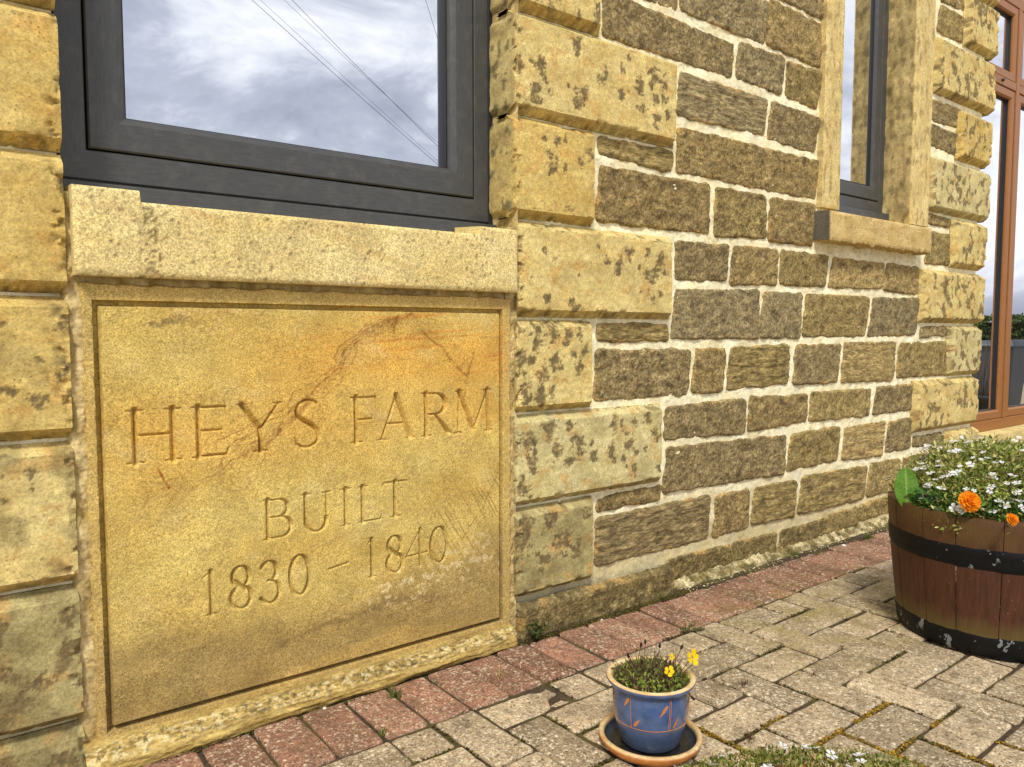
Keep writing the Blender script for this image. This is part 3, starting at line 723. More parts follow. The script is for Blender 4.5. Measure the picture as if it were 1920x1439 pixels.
def date_stone():
    x0, x1, z0, z1, st = 0.217, 1.187, 0.030, 0.893, 0.0016
    nx, nz = int((x1 - x0) / st) + 1, int((z1 - z0) / st) + 1
    X, Z = np.meshgrid(x0 + st * np.arange(nx), z0 + st * np.arange(nz))
    x1, z1 = X.max(), Z.max()
    dep = np.zeros_like(X)
    for ch, a, b, c, d_ in TEXT:
        small = 1.0 if c > .5 else 0.82
        for g in GL[ch]:
            pts = [(a + p[0] * (b - a), c + p[1] * (d_ - c)) for p in g[1]]
            hw = vert_hw(pts) if g[0] == 'V' else list(g[2])
            seg_cut(dep, x0, z0, st, pts, [h * small for h in hw])
    letter = np.clip(dep, 0, 1)
    y = -0.028 + letter * 2.0
    # sunk rectangular groove
    gx0, gx1, gz0, gz1 = .236, 1.158, .0535, .8605
    d = np.minimum(np.minimum(X - gx0, gx1 - X), np.minimum(Z - gz0, gz1 - Z))
    gw = 0.0125
    wob = 0.0006 * fbm(X / 0.02, Z / 0.02, 401, 3)
    y = y + 0.020 * sst(0, .002, d + wob) * sst(gw, gw - .0025, d + wob)
    y = y + 0.003 * (1 - sst(0.0, 0.004, d)) * 0.5        # the margin outside the groove lies a little lower
    ed = np.minimum(np.minimum(X - x0, x1 - X), np.minimum(Z - z0, z1 - Z)) + 0.004 * fbm(X / .03, Z / .03, 402, 4)
    y = y + 0.02 * (1 - sst(0, .007, ed)) ** 2
    y = y + 0.0016 * fbm(X / .15, Z / .1, 403, 4) + 0.0004 * fbm(X / .008, Z / .008, 404, 3)
    # colour of the stone itself: bedding bands, iron veins, damp foot, lichen
    C = mixc(np.broadcast_to(lin(212, 187, 104), X.shape + (3,)), lin(198, 166, 84), 0.5 + 0.9 * fbm(X / .25, Z / .12, 410, 5))
    band = np.exp(-((Z - (.735 + .05 * (X - .7) + .03 * fbm(X / .2, Z / .3, 411, 2))) / .075) ** 2) * sst(.3, .85, X)
    band2 = np.exp(-((Z - .60) / .06) ** 2) * 0.5 * sst(.25, .5, X) + np.exp(-(np.hypot((X - .33) / .10, (Z - .58) / .09)) ** 2) * .7
    C = mixc(C, lin(218, 168, 72), np.clip(band * 1.2 + band2, 0, 1) * 0.85)
    str_ = fbm(X / .35, (Z - .08 * X) / .012, 412, 3)
    C = mixc(C, lin(204, 138, 54), sst(.12, .5, str_) * sst(.6, .72, Z) * sst(.55, .8, X) * .7)
    pale = fbm(X / .12, Z / .08, 413, 5)
    C = mixc(C, lin(216, 196, 128), sst(.1, .7, pale) * .35)
    J1, J2, J3 = fbm(X / .05, Z / .05, 420, 4), fbm(X / .05, Z / .05, 421, 4), 0.45 + 0.55 * sst(-.3, .25, fbm(X / .02, Z / .02, 422, 3))
    def curve(pts, wd, colr, strength, seed, jit=.010):
        nonlocal C
        sg = 1 if seed % 2 else -1
        jx, jz = X + jit * J1 * sg, Z + jit * J2
        dm = np.full_like(X, 9.)
        for p, q in zip(pts[:-1], pts[1:]):
            dx, dz = q[0] - p[0], q[1] - p[1]
            t = np.clip(((jx - p[0]) * dx + (jz - p[1]) * dz) / (dx * dx + dz * dz), 0, 1)
            dm = np.minimum(dm, np.hypot(jx - p[0] - t * dx, jz - p[1] - t * dz))
        f = sst(wd, wd * .25, dm) * J3
        C = mixc(C, colr, f * strength)
    R1, R2 = lin(132, 88, 36), lin(168, 122, 54)
    main = [(.893, .843), (.86, .835), (.801, .82), (.736, .773), (.691, .713), (.618, .648), (.537, .608), (.472, .57)]
    curve([(.893, .843), (.86, .828), (.78, .805), (.73, .76), (.69, .70), (.64, .66)], .020, R2, .35, 425)
    for q, (ox, oz, jt, wd) in enumerate(((0, 0, .010, .0026), (.008, -.006, .012, .0018), (-.010, .004, .016, .0016), (.018, -.012, .018, .0016), (-.004, -.016, .02, .0014))):
        curve([(x_ + ox * t_ / 3, z_ + oz * t_ / 3) for t_, (x_, z_) in enumerate(main)], wd * 1.5, R1 if q % 2 == 0 else R2, .7, 420 + q, jt)
    for q in range(7):
        ox = .03 * q
        curve([(.62 - ox * .6, .66), (.575 - ox, .60 - .004 * q), (.53 - ox * 1.2, .53 - .012 * q)], .0022, R2, .5, 440 + q, .02)
    for q in range(5):
        ox = .03 * q
        curve([(.99 + ox, .76 - .02 * q), (1.02 + ox * .9, .69), (1.06 + ox * .5, .60), (1.04 + ox * .6, .50)], .0020, R2, .45, 450 + q, .022)
    curve([(.86, .84), (.845, .80)], .006, R1, .7, 428)
    curve([(.919, .80), (.977, .768), (1.015, .716), (1.046, .696), (1.052, .70), (1.07, .754)], .0045, R1, .7, 430)
    curve([(1.046, .69), (1.038, .63), (1.06, .56)], .004, R2, .6, 433)
    curve([(.64, .655), (.60, .62), (.55, .575), (.50, .55)], .008, R2, .7, 436)
    curve([(.60, .66), (.575, .60), (.54, .56)], .003, R1, .7, 438, .02)
    curve([(.337, .544), (.345, .522), (.356, .503)], .004, lin(160, 84, 26), .9, 440, .004)
    curve([(.53, .61), (.48, .56), (.44, .53), (.40, .49)], .0035, R2, .6, 443, .02)
    curve([(1.152, .47), (1.09, .36), (1.03, .29)], .003, R1, .55, 446)
    curve([(.42, .47), (.36, .42), (.27, .40)], .003, R2, .5, 449)
    curve([(.36, .84), (.55, .835), (.75, .80), (.95, .80), (1.15, .78)], .004, R2, .45, 452, .02)
    # diagonal tooling scratches at the lower right
    sc_ = fbm((X + .62 * Z) / .006, (Z - .62 * X) / .2, 460, 3)
    C = mixc(C, lin(124, 96, 48), sst(.12, .45, sc_) * sst(.80, 1.0, X) * sst(.12, .2, Z) * sst(.5, .38, Z) * .55)
    # grey damp foot with an uneven upper edge
    edge = np.interp(X, [.24, .33, .52, .68, .8, .87, 1.0, 1.16], [.22, .21, .19, .17, .19, .21, .21, .27]) + .03 * fbm(X / .08, Z / .06, 470, 4)
    damp = sst(edge + .09, edge - .05, Z)
    C = mixc(C, mixc(np.broadcast_to(lin(160, 132, 80), X.shape + (3,)), lin(132, 110, 66), .5 + fbm(X / .06, Z / .05, 471, 4)), damp * .75)
    # washed pale tongues above the bottom groove
    top = np.interp(X, [.3, .357, .53, .56, .607, .66, .706, .785, .86, .927, 1.0, 1.16], [.03, .055, .058, .072, .085, .092, .098, .108, .112, .10, .09, .09]) + .012 * fbm(X / .05, Z / .02, 472, 3)
    C = mixc(C, lin(192, 158, 84), sst(top, top - .006, Z) * sst(.33, .36, X) * (.55 + .3 * fbm(X / .1, (Z - .3 * X) / .01, 473, 3)) * sst(1.1, .9, X))
    C = mixc(C, lin(96, 76, 44), np.exp(-((Z - (top + .065)) / .008) ** 2) * sst(.5, .6, X) * sst(.98, .9, X) * .45)
    # lichen spots
    zone = np.exp(-((X - .86) / .12) ** 2 - ((Z - .20) / .045) ** 2) + np.exp(-((X - 1.06) / .10) ** 2 - ((Z - .24) / .07) ** 2)
    sp = fbm(X / .016, Z / .016, 480, 4, .6) + .35 * fbm(X / .04, Z / .03, 481, 2)
    C = mixc(C, lin(214, 194, 140), sst(.42, .85, sp + zone * .5) * np.clip(zone * 2, 0, 1) * .75)
    ring = np.abs(noise(X / .03, Z / .03, 485))
    up = sst(.78, .82, Z) * (sst(.36, .42, X) * sst(.62, .5, X) + sst(.95, 1.0, X))
    C = mixc(C, lin(220, 196, 140), sst(.05, .02, ring) * up * .35)
    C = mixc(C, lin(134, 112, 68), sst(.25, .5, fbm(X / .05, Z / .04, 490, 5)) * (np.exp(-((X - .30) / .06) ** 2 - ((Z - .72) / .03) ** 2) + np.exp(-((X - .34) / .07) ** 2 - ((Z - .83) / .03) ** 2)) * .9)
    pits = sst(.62, .75, noise(X / .0055, Z / .0055, 495) + .25 * noise(X / .05, Z / .05, 496))
    C = mixc(C, lin(96, 70, 34), pits * .8); y = y + pits * .0012
    C = C * (1 + .12 * fbm(X / .004, Z / .004, 497, 2))[..., None]
    m_ = sst(.004, -.004, d)
    C = mixc(C, lin(196, 166, 98), m_ * .55)
    V = np.stack([X, y, Z], -1)
    o = crisp(hchild(centred('date_stone', V, grid_faces(nz, nx), M_PLAQUE, None, C)), 42)
    o['label'] = 'ochre stone panel carved HEYS FARM BUILT 1830 - 1840'
    return o
date_stone()

# weathered lip under the date stone
def ledge():
    nx = 640
    xs = np.linspace(.196, 1.178, nx)
    prof = np.array([(-.010, .046), (-.028, .044), (-.036, .040), (-.048, .036), (-.058, .032), (-.066, .027), (-.072, .021), (-.076, .014), (-.076, .006), (-.071, -.002), (-.060, -.008), (-.050, -.013), (-.042, -.02), (-.02, -.03)])
    kk = np.linspace(0, len(prof) - 1, 44)
    py, pz = np.interp(kk, range(len(prof)), prof[:, 0]), np.interp(kk, range(len(prof)), prof[:, 1])
    X = xs[None, :] * np.ones((44, 1)); T = (kk / (len(prof) - 1))[:, None] * np.ones((1, nx))
    Y = py[:, None] + .006 * fbm(X / .08, T * 5, 501, 4) + .004 * fbm(X / .2, T * 16, 502, 3)
    Z = pz[:, None] + .004 * fbm(X / .09, T * 4, 503, 4) + .004 * sst(.6, .75, T) * fbm(X / .05, T * 9, 504, 3) - .014 * sst(.55, .2, X) * sst(.2, .7, T)
    Y = Y + .014 * sst(1.165, 1.178, X) * sst(.2, .6, T)
    C = mixc(np.broadcast_to(lin(190, 164, 96), X.shape + (3,)), lin(152, 126, 66), .5 + 1.1 * fbm(X / .12, T * 6, 505, 5, .6))
    C = mixc(C, lin(120, 92, 44), sst(.18, .4, fbm(X / .22, T * 14, 506, 4)) * .6)
    topm = sst(.50, .34, T + .06 * fbm(X / .05, T * 3, 512, 3)) * sst(.12, .2, T)
    C = mixc(C, lin(216, 198, 144), topm * sst(-.1, .35, fbm(X / .02, T * 12, 507, 4, .6)) * .8)
    C = mixc(C, lin(92, 80, 50), topm * sst(.0, .45, fbm(X / .016, T * 14, 508, 4, .65) + .35 * fbm(X / .15, T, 511, 2)) * .85)
    C = mixc(C, lin(110, 104, 56), sst(.55, .9, T) * sst(-.2, .4, fbm(X / .06, T * 5, 509, 4)) * .75)
    V = np.stack([X, Y, Z], -1)
    # close the right end
    endc = V[:, -1:].copy(); endc[..., 1] = -.01
    V = np.concatenate([V, endc], 1); C = np.concatenate([C, C[:, -1:]], 1)
    hchild(centred('ledge', V, grid_faces(44, nx + 1)[:, ::-1], M_LEDGE, None, C))
ledge()

# ------------------------------------------------------------------ sills and jambs
def slab(name, poly, y0, y1, m, cfun, rough=0.0006, res=0.006, seed=0, ragged=None, bev=0.004):
    """front polygon given as bottom and top outline z(x), a height field front with returns all round"""
    xs = poly[0]; zb, zt = poly[1], poly[2]
    nz = max(int((zt.max() - zb.min()) / res), 8)
    v = np.linspace(0, 1, nz)[:, None]
    X = xs[None, :] * np.ones((nz, 1))
    Z = zb[None, :] * (1 - v) + zt[None, :] * v
    if ragged is not None: Z = Z + ragged(X) * (1 - v) ** 3
    ed = np.minimum(np.minimum(X - xs[0], xs[-1] - X), np.minimum(Z - Z[:1], Z[-1:] - Z))
    Y = y0 + bev * (1 - sst(0, bev * 1.3, ed)) + rough * fbm(X / .02, Z / .02, seed, 3) + rough * 2 * fbm(X / .1, Z / .1, seed + 1, 3)
    V = np.stack([X, Y, Z], -1); C = cfun(X, Z)
    K = 6
    def ring(e, ec, ax, before, dz=0.0):
        parts, pc = [], []
        for q in range(1, K + 1):
            c = e.copy(); c[..., 1] = c[..., 1] + (y1 - c[..., 1]) * q / K
            c[..., 2] += dz * q / K
            parts.append(c); pc.append(ec)
        if before: parts = parts[::-1]
        return np.concatenate(parts, ax), np.concatenate(pc, ax)
    a, ac = ring(V[-1:], C[-1:], 0, False, 0.012); b, bc = ring(V[:1], C[:1], 0, True)
    V = np.concatenate([b, V, a], 0); C = np.concatenate([bc, C, ac], 0)
    a, ac = ring(V[:, -1:], C[:, -1:], 1, False); b, bc = ring(V[:, :1], C[:, :1], 1, True)
    V = np.concatenate([b, V, a], 1); C = np.concatenate([bc, C, ac], 1)
    return crisp(hchild(centred(name, V, grid_faces(V.shape[0], V.shape[1]), m, None, C)))

def sill_c(X, Z, seed=600):
    C = mixc(np.broadcast_to(lin(228, 208, 142), X.shape + (3,)), lin(214, 189, 118), .5 + .8 * fbm(X / .2, Z / .1, seed, 4))
    C = mixc(C, lin(190, 138, 60), sst(.2, .5, fbm((X - .5 * Z) / .3, (Z + .3 * X) / .02, seed + 1, 3)) * .25)
    C = mixc(C, lin(108, 88, 52), sst(.40, .55, fbm(X / .008, Z / .008, seed + 2, 2) + .45 * np.exp(-((X - .335) / .02) ** 2) + .2 * np.exp(-((X - 1.06) / .03) ** 2)) * .8)
    return C
xs = np.unique(np.concatenate([np.linspace(.208, 1.186, 170), np.array([.3155, .3175, 1.0695, 1.0715])]))
zt = np.where((xs < .3165) | (xs > 1.0705), 1.058, 1.038)
slab('window_sill', (xs, np.full_like(xs, .902), zt), -.055, .10, M_SILL, sill_c, .0005, .006, 610)
xs = np.linspace(2.604, 3.402, 120)
def sill2_c(X, Z):
    C = mixc(np.broadcast_to(lin(216, 190, 126), X.shape + (3,)), lin(192, 160, 92), .5 + .8 * fbm(X / .1, Z / .03, 620, 4))
    C = mixc(C, lin(130, 108, 62), sst(.3, .5, fbm(X / .02, Z / .008, 621, 3)) * .5)
    return mixc(C, lin(104, 98, 82), sst(2.608, 2.605, X))
slab('window_sill', (xs, np.full_like(xs, 1.142), np.full_like(xs, 1.243)), -.065, .10, M_SILL, sill2_c, .001, .006, 630, lambda X: -.010 * np.abs(fbm(X / .06, X * 0, 631, 4)) * 2)
def jamb_c(seed):
    def f(X, Z):
        C = mixc(np.broadcast_to(lin(218, 198, 134), X.shape + (3,)), lin(206, 178, 108), .5 + .8 * fbm(X / .05, Z / .2, seed, 4))
        return mixc(C, lin(156, 132, 80), sst(.20, .34, fbm(X / .022, Z / .06, seed + 1, 5, .6)) * .7)
    return f
def reveal_c(X, Z):
    return jamb_c(650)(X, Z)
xs = np.linspace(2.622, 2.742, 24)
slab('window_jamb', (xs, np.full_like(xs, 1.262), np.full_like(xs, 2.45)), -.022, .11, M_QUOIN, jamb_c(640), .0012, .008, 641, bev=.003)
def jamb_right():
    """right jamb: front face and the weathered reveal that shows beside the frame"""
    nz, nf, nr = 170, 26, 22
    zs = np.linspace(1.258, 2.45, nz)
    F_ = np.zeros((nz, nf, 3)); G = np.zeros((nz, nr, 3))
    xf = np.linspace(3.300, 3.462, nf)
    X, Z = np.meshgrid(xf, zs)
    ed = np.minimum(X - xf[0], xf[-1] - X)
    F_[..., 0], F_[..., 2] = X, Z
    F_[..., 1] = -.022 + .004 * (1 - sst(0, .006, ed)) + .002 * fbm(X / .03, Z / .08, 660, 3)
    CF = jamb_c(661)(X, Z)
    Y, Z2 = np.meshgrid(np.linspace(.125, -.018, nr, endpoint=False), zs)
    G[..., 1], G[..., 2] = Y, Z2
    G[..., 0] = 3.300 + .006 * fbm(Y / .04, Z2 / .07, 662, 4)
    CG = mixc(np.broadcast_to(lin(204, 180, 118), Y.shape + (3,)), lin(166, 145, 92), .5 + 1.1 * fbm(Y / .05, Z2 / .09, 663, 5))
    CG = mixc(CG, lin(112, 98, 60), sst(.1, .3, fbm(Y / .03, Z2 / .06, 664, 4)) * .6)
    V = np.concatenate([G, F_], 1); C = np.concatenate([CG, CF], 1)
    e = V[:, -1:].copy(); e[..., 1] = .05
    V = np.concatenate([V, e], 1); C = np.concatenate([C, C[:, -1:]], 1)
    hchild(centred('window_jamb', V, grid_faces(nz, V.shape[1]), M_QUOIN, None, C))
jamb_right()

# ------------------------------------------------------------------ windows and glazed door
def mat_foil(name, c0, c1, rough=0.42, gscale=1.0):
    """wood-grain foil: fine streaks along each member (red channel of Col is 1 on level members)"""
    m, n, l, p = new_mat(name)
    g = N(n, 'ShaderNodeNewGeometry')
    at = N(n, 'ShaderNodeAttribute', attribute_name='Col')
    sp = N(n, 'ShaderNodeSeparateColor'); l.new(at.outputs['Color'], sp.inputs['Color'])
    outs = []
    for s in ((420, 420, 40), (40, 420, 420)):
        mp = N(n, 'ShaderNodeMapping'); mp.inputs['Scale'].default_value = tuple(q * gscale for q in s)
        l.new(g.outputs['Position'], mp.inputs['Vector'])
        outs.append(noise_tex(n, l, mp.outputs['Vector'], 1.0, 3.0, 0.6))
    mx = N(n, 'ShaderNodeMix'); mx.data_type = 'FLOAT'
    l.new(sp.outputs['Red'], mx.inputs['Factor']); l.new(outs[0], mx.inputs['A']); l.new(outs[1], mx.inputs['B'])
    v = mx.outputs['Result']
    dust = noise_tex(n, l, g.outputs['Position'], 26.0, 5.0, 0.65)
    c = mixrgb(n, l, maprange(n, l, v, 0.3, 0.7, 0, 1), c0, c1)
    c = mixrgb(n, l, maprange(n, l, dust, 0.5, 0.8, 0.0, 0.10), c, (0.42, 0.39, 0.32))
    l.new(c, p.inputs['Base Color'])
    p.inputs['Roughness'].default_value = rough
    p.inputs['Specular IOR Level'].default_value = 0.5
    b = N(n, 'ShaderNodeBump', Strength=0.2, Distance=0.0005); l.new(v, b.inputs['Height'])
    l.new(b.outputs['Normal'], p.inputs['Normal'])
    return m
M_FOIL = mat_foil('anthracite foil', lin(62, 63, 62), lin(76, 77, 76))
M_OAK = mat_foil('golden oak foil', lin(136, 86, 36), lin(166, 108, 48), 0.45)
M_SEAL, _n, _l, _p = new_mat('black gasket'); _p.inputs['Base Color'].default_value = (.012, .012, .013, 1); _p.inputs['Roughness'].default_value = .5

def mat_glass():
    """double glazing with a mirror-like outer face in front of an unlit room"""
    m, n, l, p = new_mat('window glass')
    p.inputs['Base Color'].default_value = (.020, .024, .026, 1)
    p.inputs['Roughness'].default_value = .08
    gl = N(n, 'ShaderNodeBsdfGlossy'); gl.inputs['Color'].default_value = (.95, .97, 1.0, 1); gl.inputs['Roughness'].default_value = 0.0
    g = N(n, 'ShaderNodeNewGeometry')
    sm = noise_tex(n, l, g.outputs['Position'], 9.0, 3.0, .6)
    b = N(n, 'ShaderNodeBump', Strength=.02, Distance=.004); l.new(noise_tex(n, l, g.outputs['Position'], 3.0, 1.0), b.inputs['Height'])
    l.new(b.outputs['Normal'], gl.inputs['Normal'])
    mx = N(n, 'ShaderNodeMixShader')
    l.new(maprange(n, l, sm, .3, .7, .80, .74), mx.inputs[0])
    l.new(p.outputs[0], mx.inputs[1]); l.new(gl.outputs[0], mx.inputs[2]); l.new(mx.outputs[0], n['Material Output'].inputs['Surface'])
    return m
M_GLASS = mat_glass()

def ring(mb, x0, x1, z0, z1, prof, gap=0.0):
    """four mitred members swept along a rectangle; prof runs from the outer edge inwards as (inset, y)"""
    for side in range(4):
        A, B = [], []
        for ins, y in prof:
            a, b, c, d_ = x0 + ins, x1 - ins, z0 + ins, z1 - ins
            if side == 0: A.append((a + gap, y, c)); B.append((b - gap, y, c))
            elif side == 1: A.append((b, y, c + gap)); B.append((b, y, d_ - gap))
            elif side == 2: A.append((b - gap, y, d_)); B.append((a + gap, y, d_))
            else: A.append((a, y, d_ - gap)); B.append((a, y, c + gap))
        k = len(prof)
        mb.add(A + B, [(i, k + i, k + i + 1, i + 1) for i in range(k - 1)], (1 if side in (0, 2) else 0, 0, 0))

def casement(name, x0, x1, z0, z1, y, fo, fs, mat, depth=0.034, cill=None, cill_d=.03, gap=.004):
    f = MB()
    ring(f, x0, x1, z0, z1, [(0, y + .03), (0, y + .0015), (.0015, y), (fo - .002, y), (fo, y + .002), (fo, y + .05)])
    fr = hchild(f.build(name, mat, None))
    a, b, c, d_ = x0 + fo + gap, x1 - fo - gap, z0 + fo + gap, z1 - fo - gap
    s = MB()
    ring(s, a, b, c, d_, [(0, y + .04), (0, y + .001), (.003, y - .002), (fs * .80, y - .002), (fs - .004, y + .003), (fs, y + .006), (fs + .004, y + depth)])
    s.build('sash', mat, fr)
    k = MB()
    ring(k, a, b, c, d_, [(fs + .0005, y + depth * .55), (fs + .0045, y + depth * .55 - .0005), (fs + .006, y + depth)])
    k.build('gasket', M_SEAL, fr)
    h = MB(); h.box((x0 + fo * .6, y + .044, z0 + fo * .6), (x1 - fo * .6, y + .046, z1 - fo * .6)); h.build('rebate', M_SEAL, fr)
    p = MB(); e = fs + .003
    p.add([(a + e, y + depth, c + e), (b - e, y + depth, c + e), (b - e, y + depth, d_ - e), (a + e, y + depth, d_ - e)], [(0, 1, 2, 3)])
    # bead to keep the pane a closed slab
    p.add([(a + e, y + depth + .02, c + e), (b - e, y + depth + .02, c + e), (b - e, y + depth + .02, d_ - e), (a + e, y + depth + .02, d_ - e)], [(3, 2, 1, 0)])
    p.build('pane', M_GLASS, fr)
    if cill:
        q = MB()
        q.add([(x0, y - cill_d, cill), (x1, y - cill_d, cill), (x1, y - cill_d + .001, z0 - .008), (x0, y - cill_d + .001, z0 - .008), (x0, y + .03, z0 - .002), (x1, y + .03, z0 - .002), (x1, y + .03, cill), (x0, y + .03, cill)],
              [(0, 1, 2, 3), (3, 2, 5, 4), (7, 6, 1, 0)], (1, 0, 0))
        q.build('cill', mat, fr, bevel=.002)
    return fr

w1 = casement('window', .197, 1.2035, 1.092, 2.25, .082, .056, .066, M_FOIL, .036, cill=1.046, cill_d=.022)
w1['label'] = 'anthracite grey window above the date stone reflecting cloudy sky'
w2 = casement('window', 2.738, 3.304, 1.318, 2.43, .100, .042, .056, M_FOIL, .016, cill=1.262, cill_d=.03)
w2['label'] = 'narrow anthracite grey window in stone jambs'
s_ = MB(); s_.box((1.190, .078, 1.05), (1.204, .094, 2.25)); hchild(s_.build('edge_strip', M_SEAL, None, bevel=.002))  # black strip down the right edge of the first window frame
# lintel over the first window, above the picture
xs = np.linspace(.2, 1.196, 40)
slab('lintel', (xs, np.full_like(xs, 2.255), np.full_like(xs, 2.47)), -.028, .12, M_SILL, lambda X, Z: sill_c(X, Z, 700), .0008, .03, 701)

# golden oak glazed screen round the corner of the quoins
d0 = MB()
ring(d0, 4.00, 6.00, .265, 2.62, [(0, .20), (0, .1415), (.002, .14), (.055, .14), (.058, .144), (.058, .19)])
door = hchild(d0.build('glazed_door', M_OAK, None))
door['label'] = 'golden oak framed full height glazed door'
def member(nm, x0, x1, z0, z1, y0, y1, level):
    k = MB(); k.box((x0, y0, z0), (x1, y1, z1), (1 if level else 0, 0, 0)); return k.build(nm, M_OAK, door, bevel=.004)
member('mullion', 4.7935, 4.8355, .323, 2.562, .137, .19, False)
for (a, b) in ((4.06, 4.790), (4.838, 5.94)):
    for (c, d_) in ((.325, 2.118), (2.168, 2.56)):
        s = MB()
        ring(s, a, b, c, d_, [(0, .18), (0, .147), (.003, .143), (.038, .143), (.046, .150), (.050, .170)])
        sh = s.build('sash', M_OAK, door)
        p = MB(); e = .048
        p.add([(a + e, .170, c + e), (b - e, .170, c + e), (b - e, .170, d_ - e), (a + e, .170, d_ - e)], [(0, 1, 2, 3)])
        p.build('pane', M_GLASS, door)
        k = MB(); ring(k, a, b, c, d_, [(.0475, .158), (.0515, .157), (.053, .170)]); k.build('gasket', M_SEAL, door)
    member('transom', a - .002, b + .002, 2.121, 2.165, .139, .18, True)
k = MB(); k.add([(4.45, .142, 2.155)], []); 
hd = MB()
V, F = lathe([(0.0, .0), (.008, .0), (.009, .006), (.006, .012), (.0, .013)], 12)
hd.add([(4.60 + v[0], .139 - v[2], 2.145 + v[1]) for v in V], [f[::-1] for f in F]); hd.build('weather_vent', M_SEAL, door)
# stone threshold under the door
xs = np.linspace(4.03, 6.1, 80)
slab('door_step', (xs, np.full_like(xs, -.02), np.full_like(xs, .258)), .055, .25, M_QUOIN, jamb_c(720), .003, .02, 721)

# ------------------------------------------------------------------ ground and block paving
def mat_ground():
    m, n, l, p = new_mat('gravel ground')
    g = N(n, 'ShaderNodeNewGeometry')
    a = noise_tex(n, l, g.outputs['Position'], 40, 5, .7)
    c = mixrgb(n, l, maprange(n, l, a, .3, .7, 0, 1), lin(120, 108, 86), lin(168, 152, 122))
    l.new(c, p.inputs['Base Color']); p.inputs['Roughness'].default_value = .95
    return m
def mat_joint():
    m, n, l, p = new_mat('joint soil')
    g = N(n, 'ShaderNodeNewGeometry'); v = g.outputs['Position']
    a = noise_tex(n, l, v, 120, 4, .7)
    c = mixrgb(n, l, maprange(n, l, a, .35, .65, 0, 1), lin(44, 35, 23), lin(84, 67, 44))
    gm = maprange(n, l, noise_tex(n, l, v, 5.0, 3, .6), .48, .62, 0, .6)
    c = mixrgb(n, l, gm, c, lin(92, 88, 34))
    l.new(c, p.inputs['Base Color']); p.inputs['Roughness'].default_value = 1.0
    b = N(n, 'ShaderNodeBump', Strength=1.0, Distance=.004); l.new(a, b.inputs['Height']); l.new(b.outputs['Normal'], p.inputs['Normal'])
    return m
def mat_paver(name, ca, cb, fleck, dark, brick=False):
    """wet-cast aggregate blocks: pale and dark grit on a tinted cement face"""
    m, n, l, p = new_mat(name)
    g = N(n, 'ShaderNodeNewGeometry'); v = g.outputs['Position']
    oi = N(n, 'ShaderNodeObjectInfo')
    big = noise_tex(n, l, v, 9.0, 4, .6)
    c = mixrgb(n, l, maprange(n, l, big, .35, .65, 0, 1), ca, cb)
    jt = maprange(n, l, oi.outputs['Random'], 0, 1, .70, 1.15)
    cj = N(n, 'ShaderNodeCombineColor')
    for s in ('Red', 'Green', 'Blue'): l.new(jt, cj.inputs[s])
    c = mixrgb(n, l, 1.0, c, cj.outputs['Color'], 'MULTIPLY')
    wp = N(n, 'ShaderNodeVectorMath'); wp.operation = 'ADD'
    sv = N(n, 'ShaderNodeVectorMath'); sv.operation = 'SCALE'; sv.inputs['Scale'].default_value = .006
    nv = N(n, 'ShaderNodeTexNoise', Scale=130.0); l.new(v, nv.inputs['Vector']); l.new(nv.outputs['Color'], sv.inputs[0])
    l.new(v, wp.inputs[0]); l.new(sv.outputs[0], wp.inputs[1])
    gate = maprange(n, l, noise_tex(n, l, v, 6.0, 4, .65), .36, .64, .0, .30)
    f1 = f2 = None
    for scl, th in ((120.0, .93), (230.0, .88)):
        vo = N(n, 'ShaderNodeTexVoronoi', Scale=scl); l.new(wp.outputs[0], vo.inputs['Vector'])
        sc_ = N(n, 'ShaderNodeSeparateColor'); l.new(vo.outputs['Color'], sc_.inputs['Color'])
        a1 = mathn(n, l, 'MULTIPLY', maprange(n, l, mathn(n, l, 'ADD', sc_.outputs['Red'], gate), th, th + .12, 0, .8), maprange(n, l, vo.outputs['Distance'], .62, .30, 0, 1))
        a2 = mathn(n, l, 'MULTIPLY', maprange(n, l, sc_.outputs['Green'], th - .16, th, 0, .75), maprange(n, l, vo.outputs['Distance'], .60, .25, 0, 1))
        f1 = a1 if f1 is None else mathn(n, l, 'MAXIMUM', f1, a1)
        f2 = a2 if f2 is None else mathn(n, l, 'MAXIMUM', f2, a2)
    c = mixrgb(n, l, f2, c, dark)
    c = mixrgb(n, l, f1, c, fleck)
    gr = noise_tex(n, l, v, 230, 2, .7)
    gr2 = noise_tex(n, l, v, 80, 3, .72)
    gv = mathn(n, l, 'MULTIPLY', maprange(n, l, gr, .3, .7, .60, 1.40), maprange(n, l, gr2, .3, .7, .66, 1.34))
    cg = N(n, 'ShaderNodeCombineColor')
    for s in ('Red', 'Green', 'Blue'): l.new(gv, cg.inputs[s])
    c = mixrgb(n, l, 1.0, c, cg.outputs['Color'], 'MULTIPLY')
    # algae film on the blocks beside the barrel, soil dirt elsewhere
    sep = N(n, 'ShaderNodeSeparateXYZ'); l.new(v, sep.inputs[0])
    dx = mathn(n, l, 'MULTIPLY', mathn(n, l, 'SUBTRACT', sep.outputs['X'], 2.05), 1.5)
    dy = mathn(n, l, 'MULTIPLY', mathn(n, l, 'SUBTRACT', sep.outputs['Y'], -.44), 3.2)
    rr = mathn(n, l, 'ADD', mathn(n, l, 'POWER', dx, 2.0), mathn(n, l, 'POWER', dy, 2.0))
    al = mathn(n, l, 'MULTIPLY', maprange(n, l, rr, 1.1, .1, 0, 1), maprange(n, l, noise_tex(n, l, v, 11, 4, .65), .40, .66, 0, .55))
    c = mixrgb(n, l, al, c, lin(128, 116, 38))
    dt = maprange(n, l, noise_tex(n, l, v, 14, 4, .7), .52, .72, 0, .6)
    c = mixrgb(n, l, dt, c, lin(84, 70, 50))
    l.new(c, p.inputs['Base Color']); p.inputs['Roughness'].default_value = .93
    p.inputs['Specular IOR Level'].default_value = .2
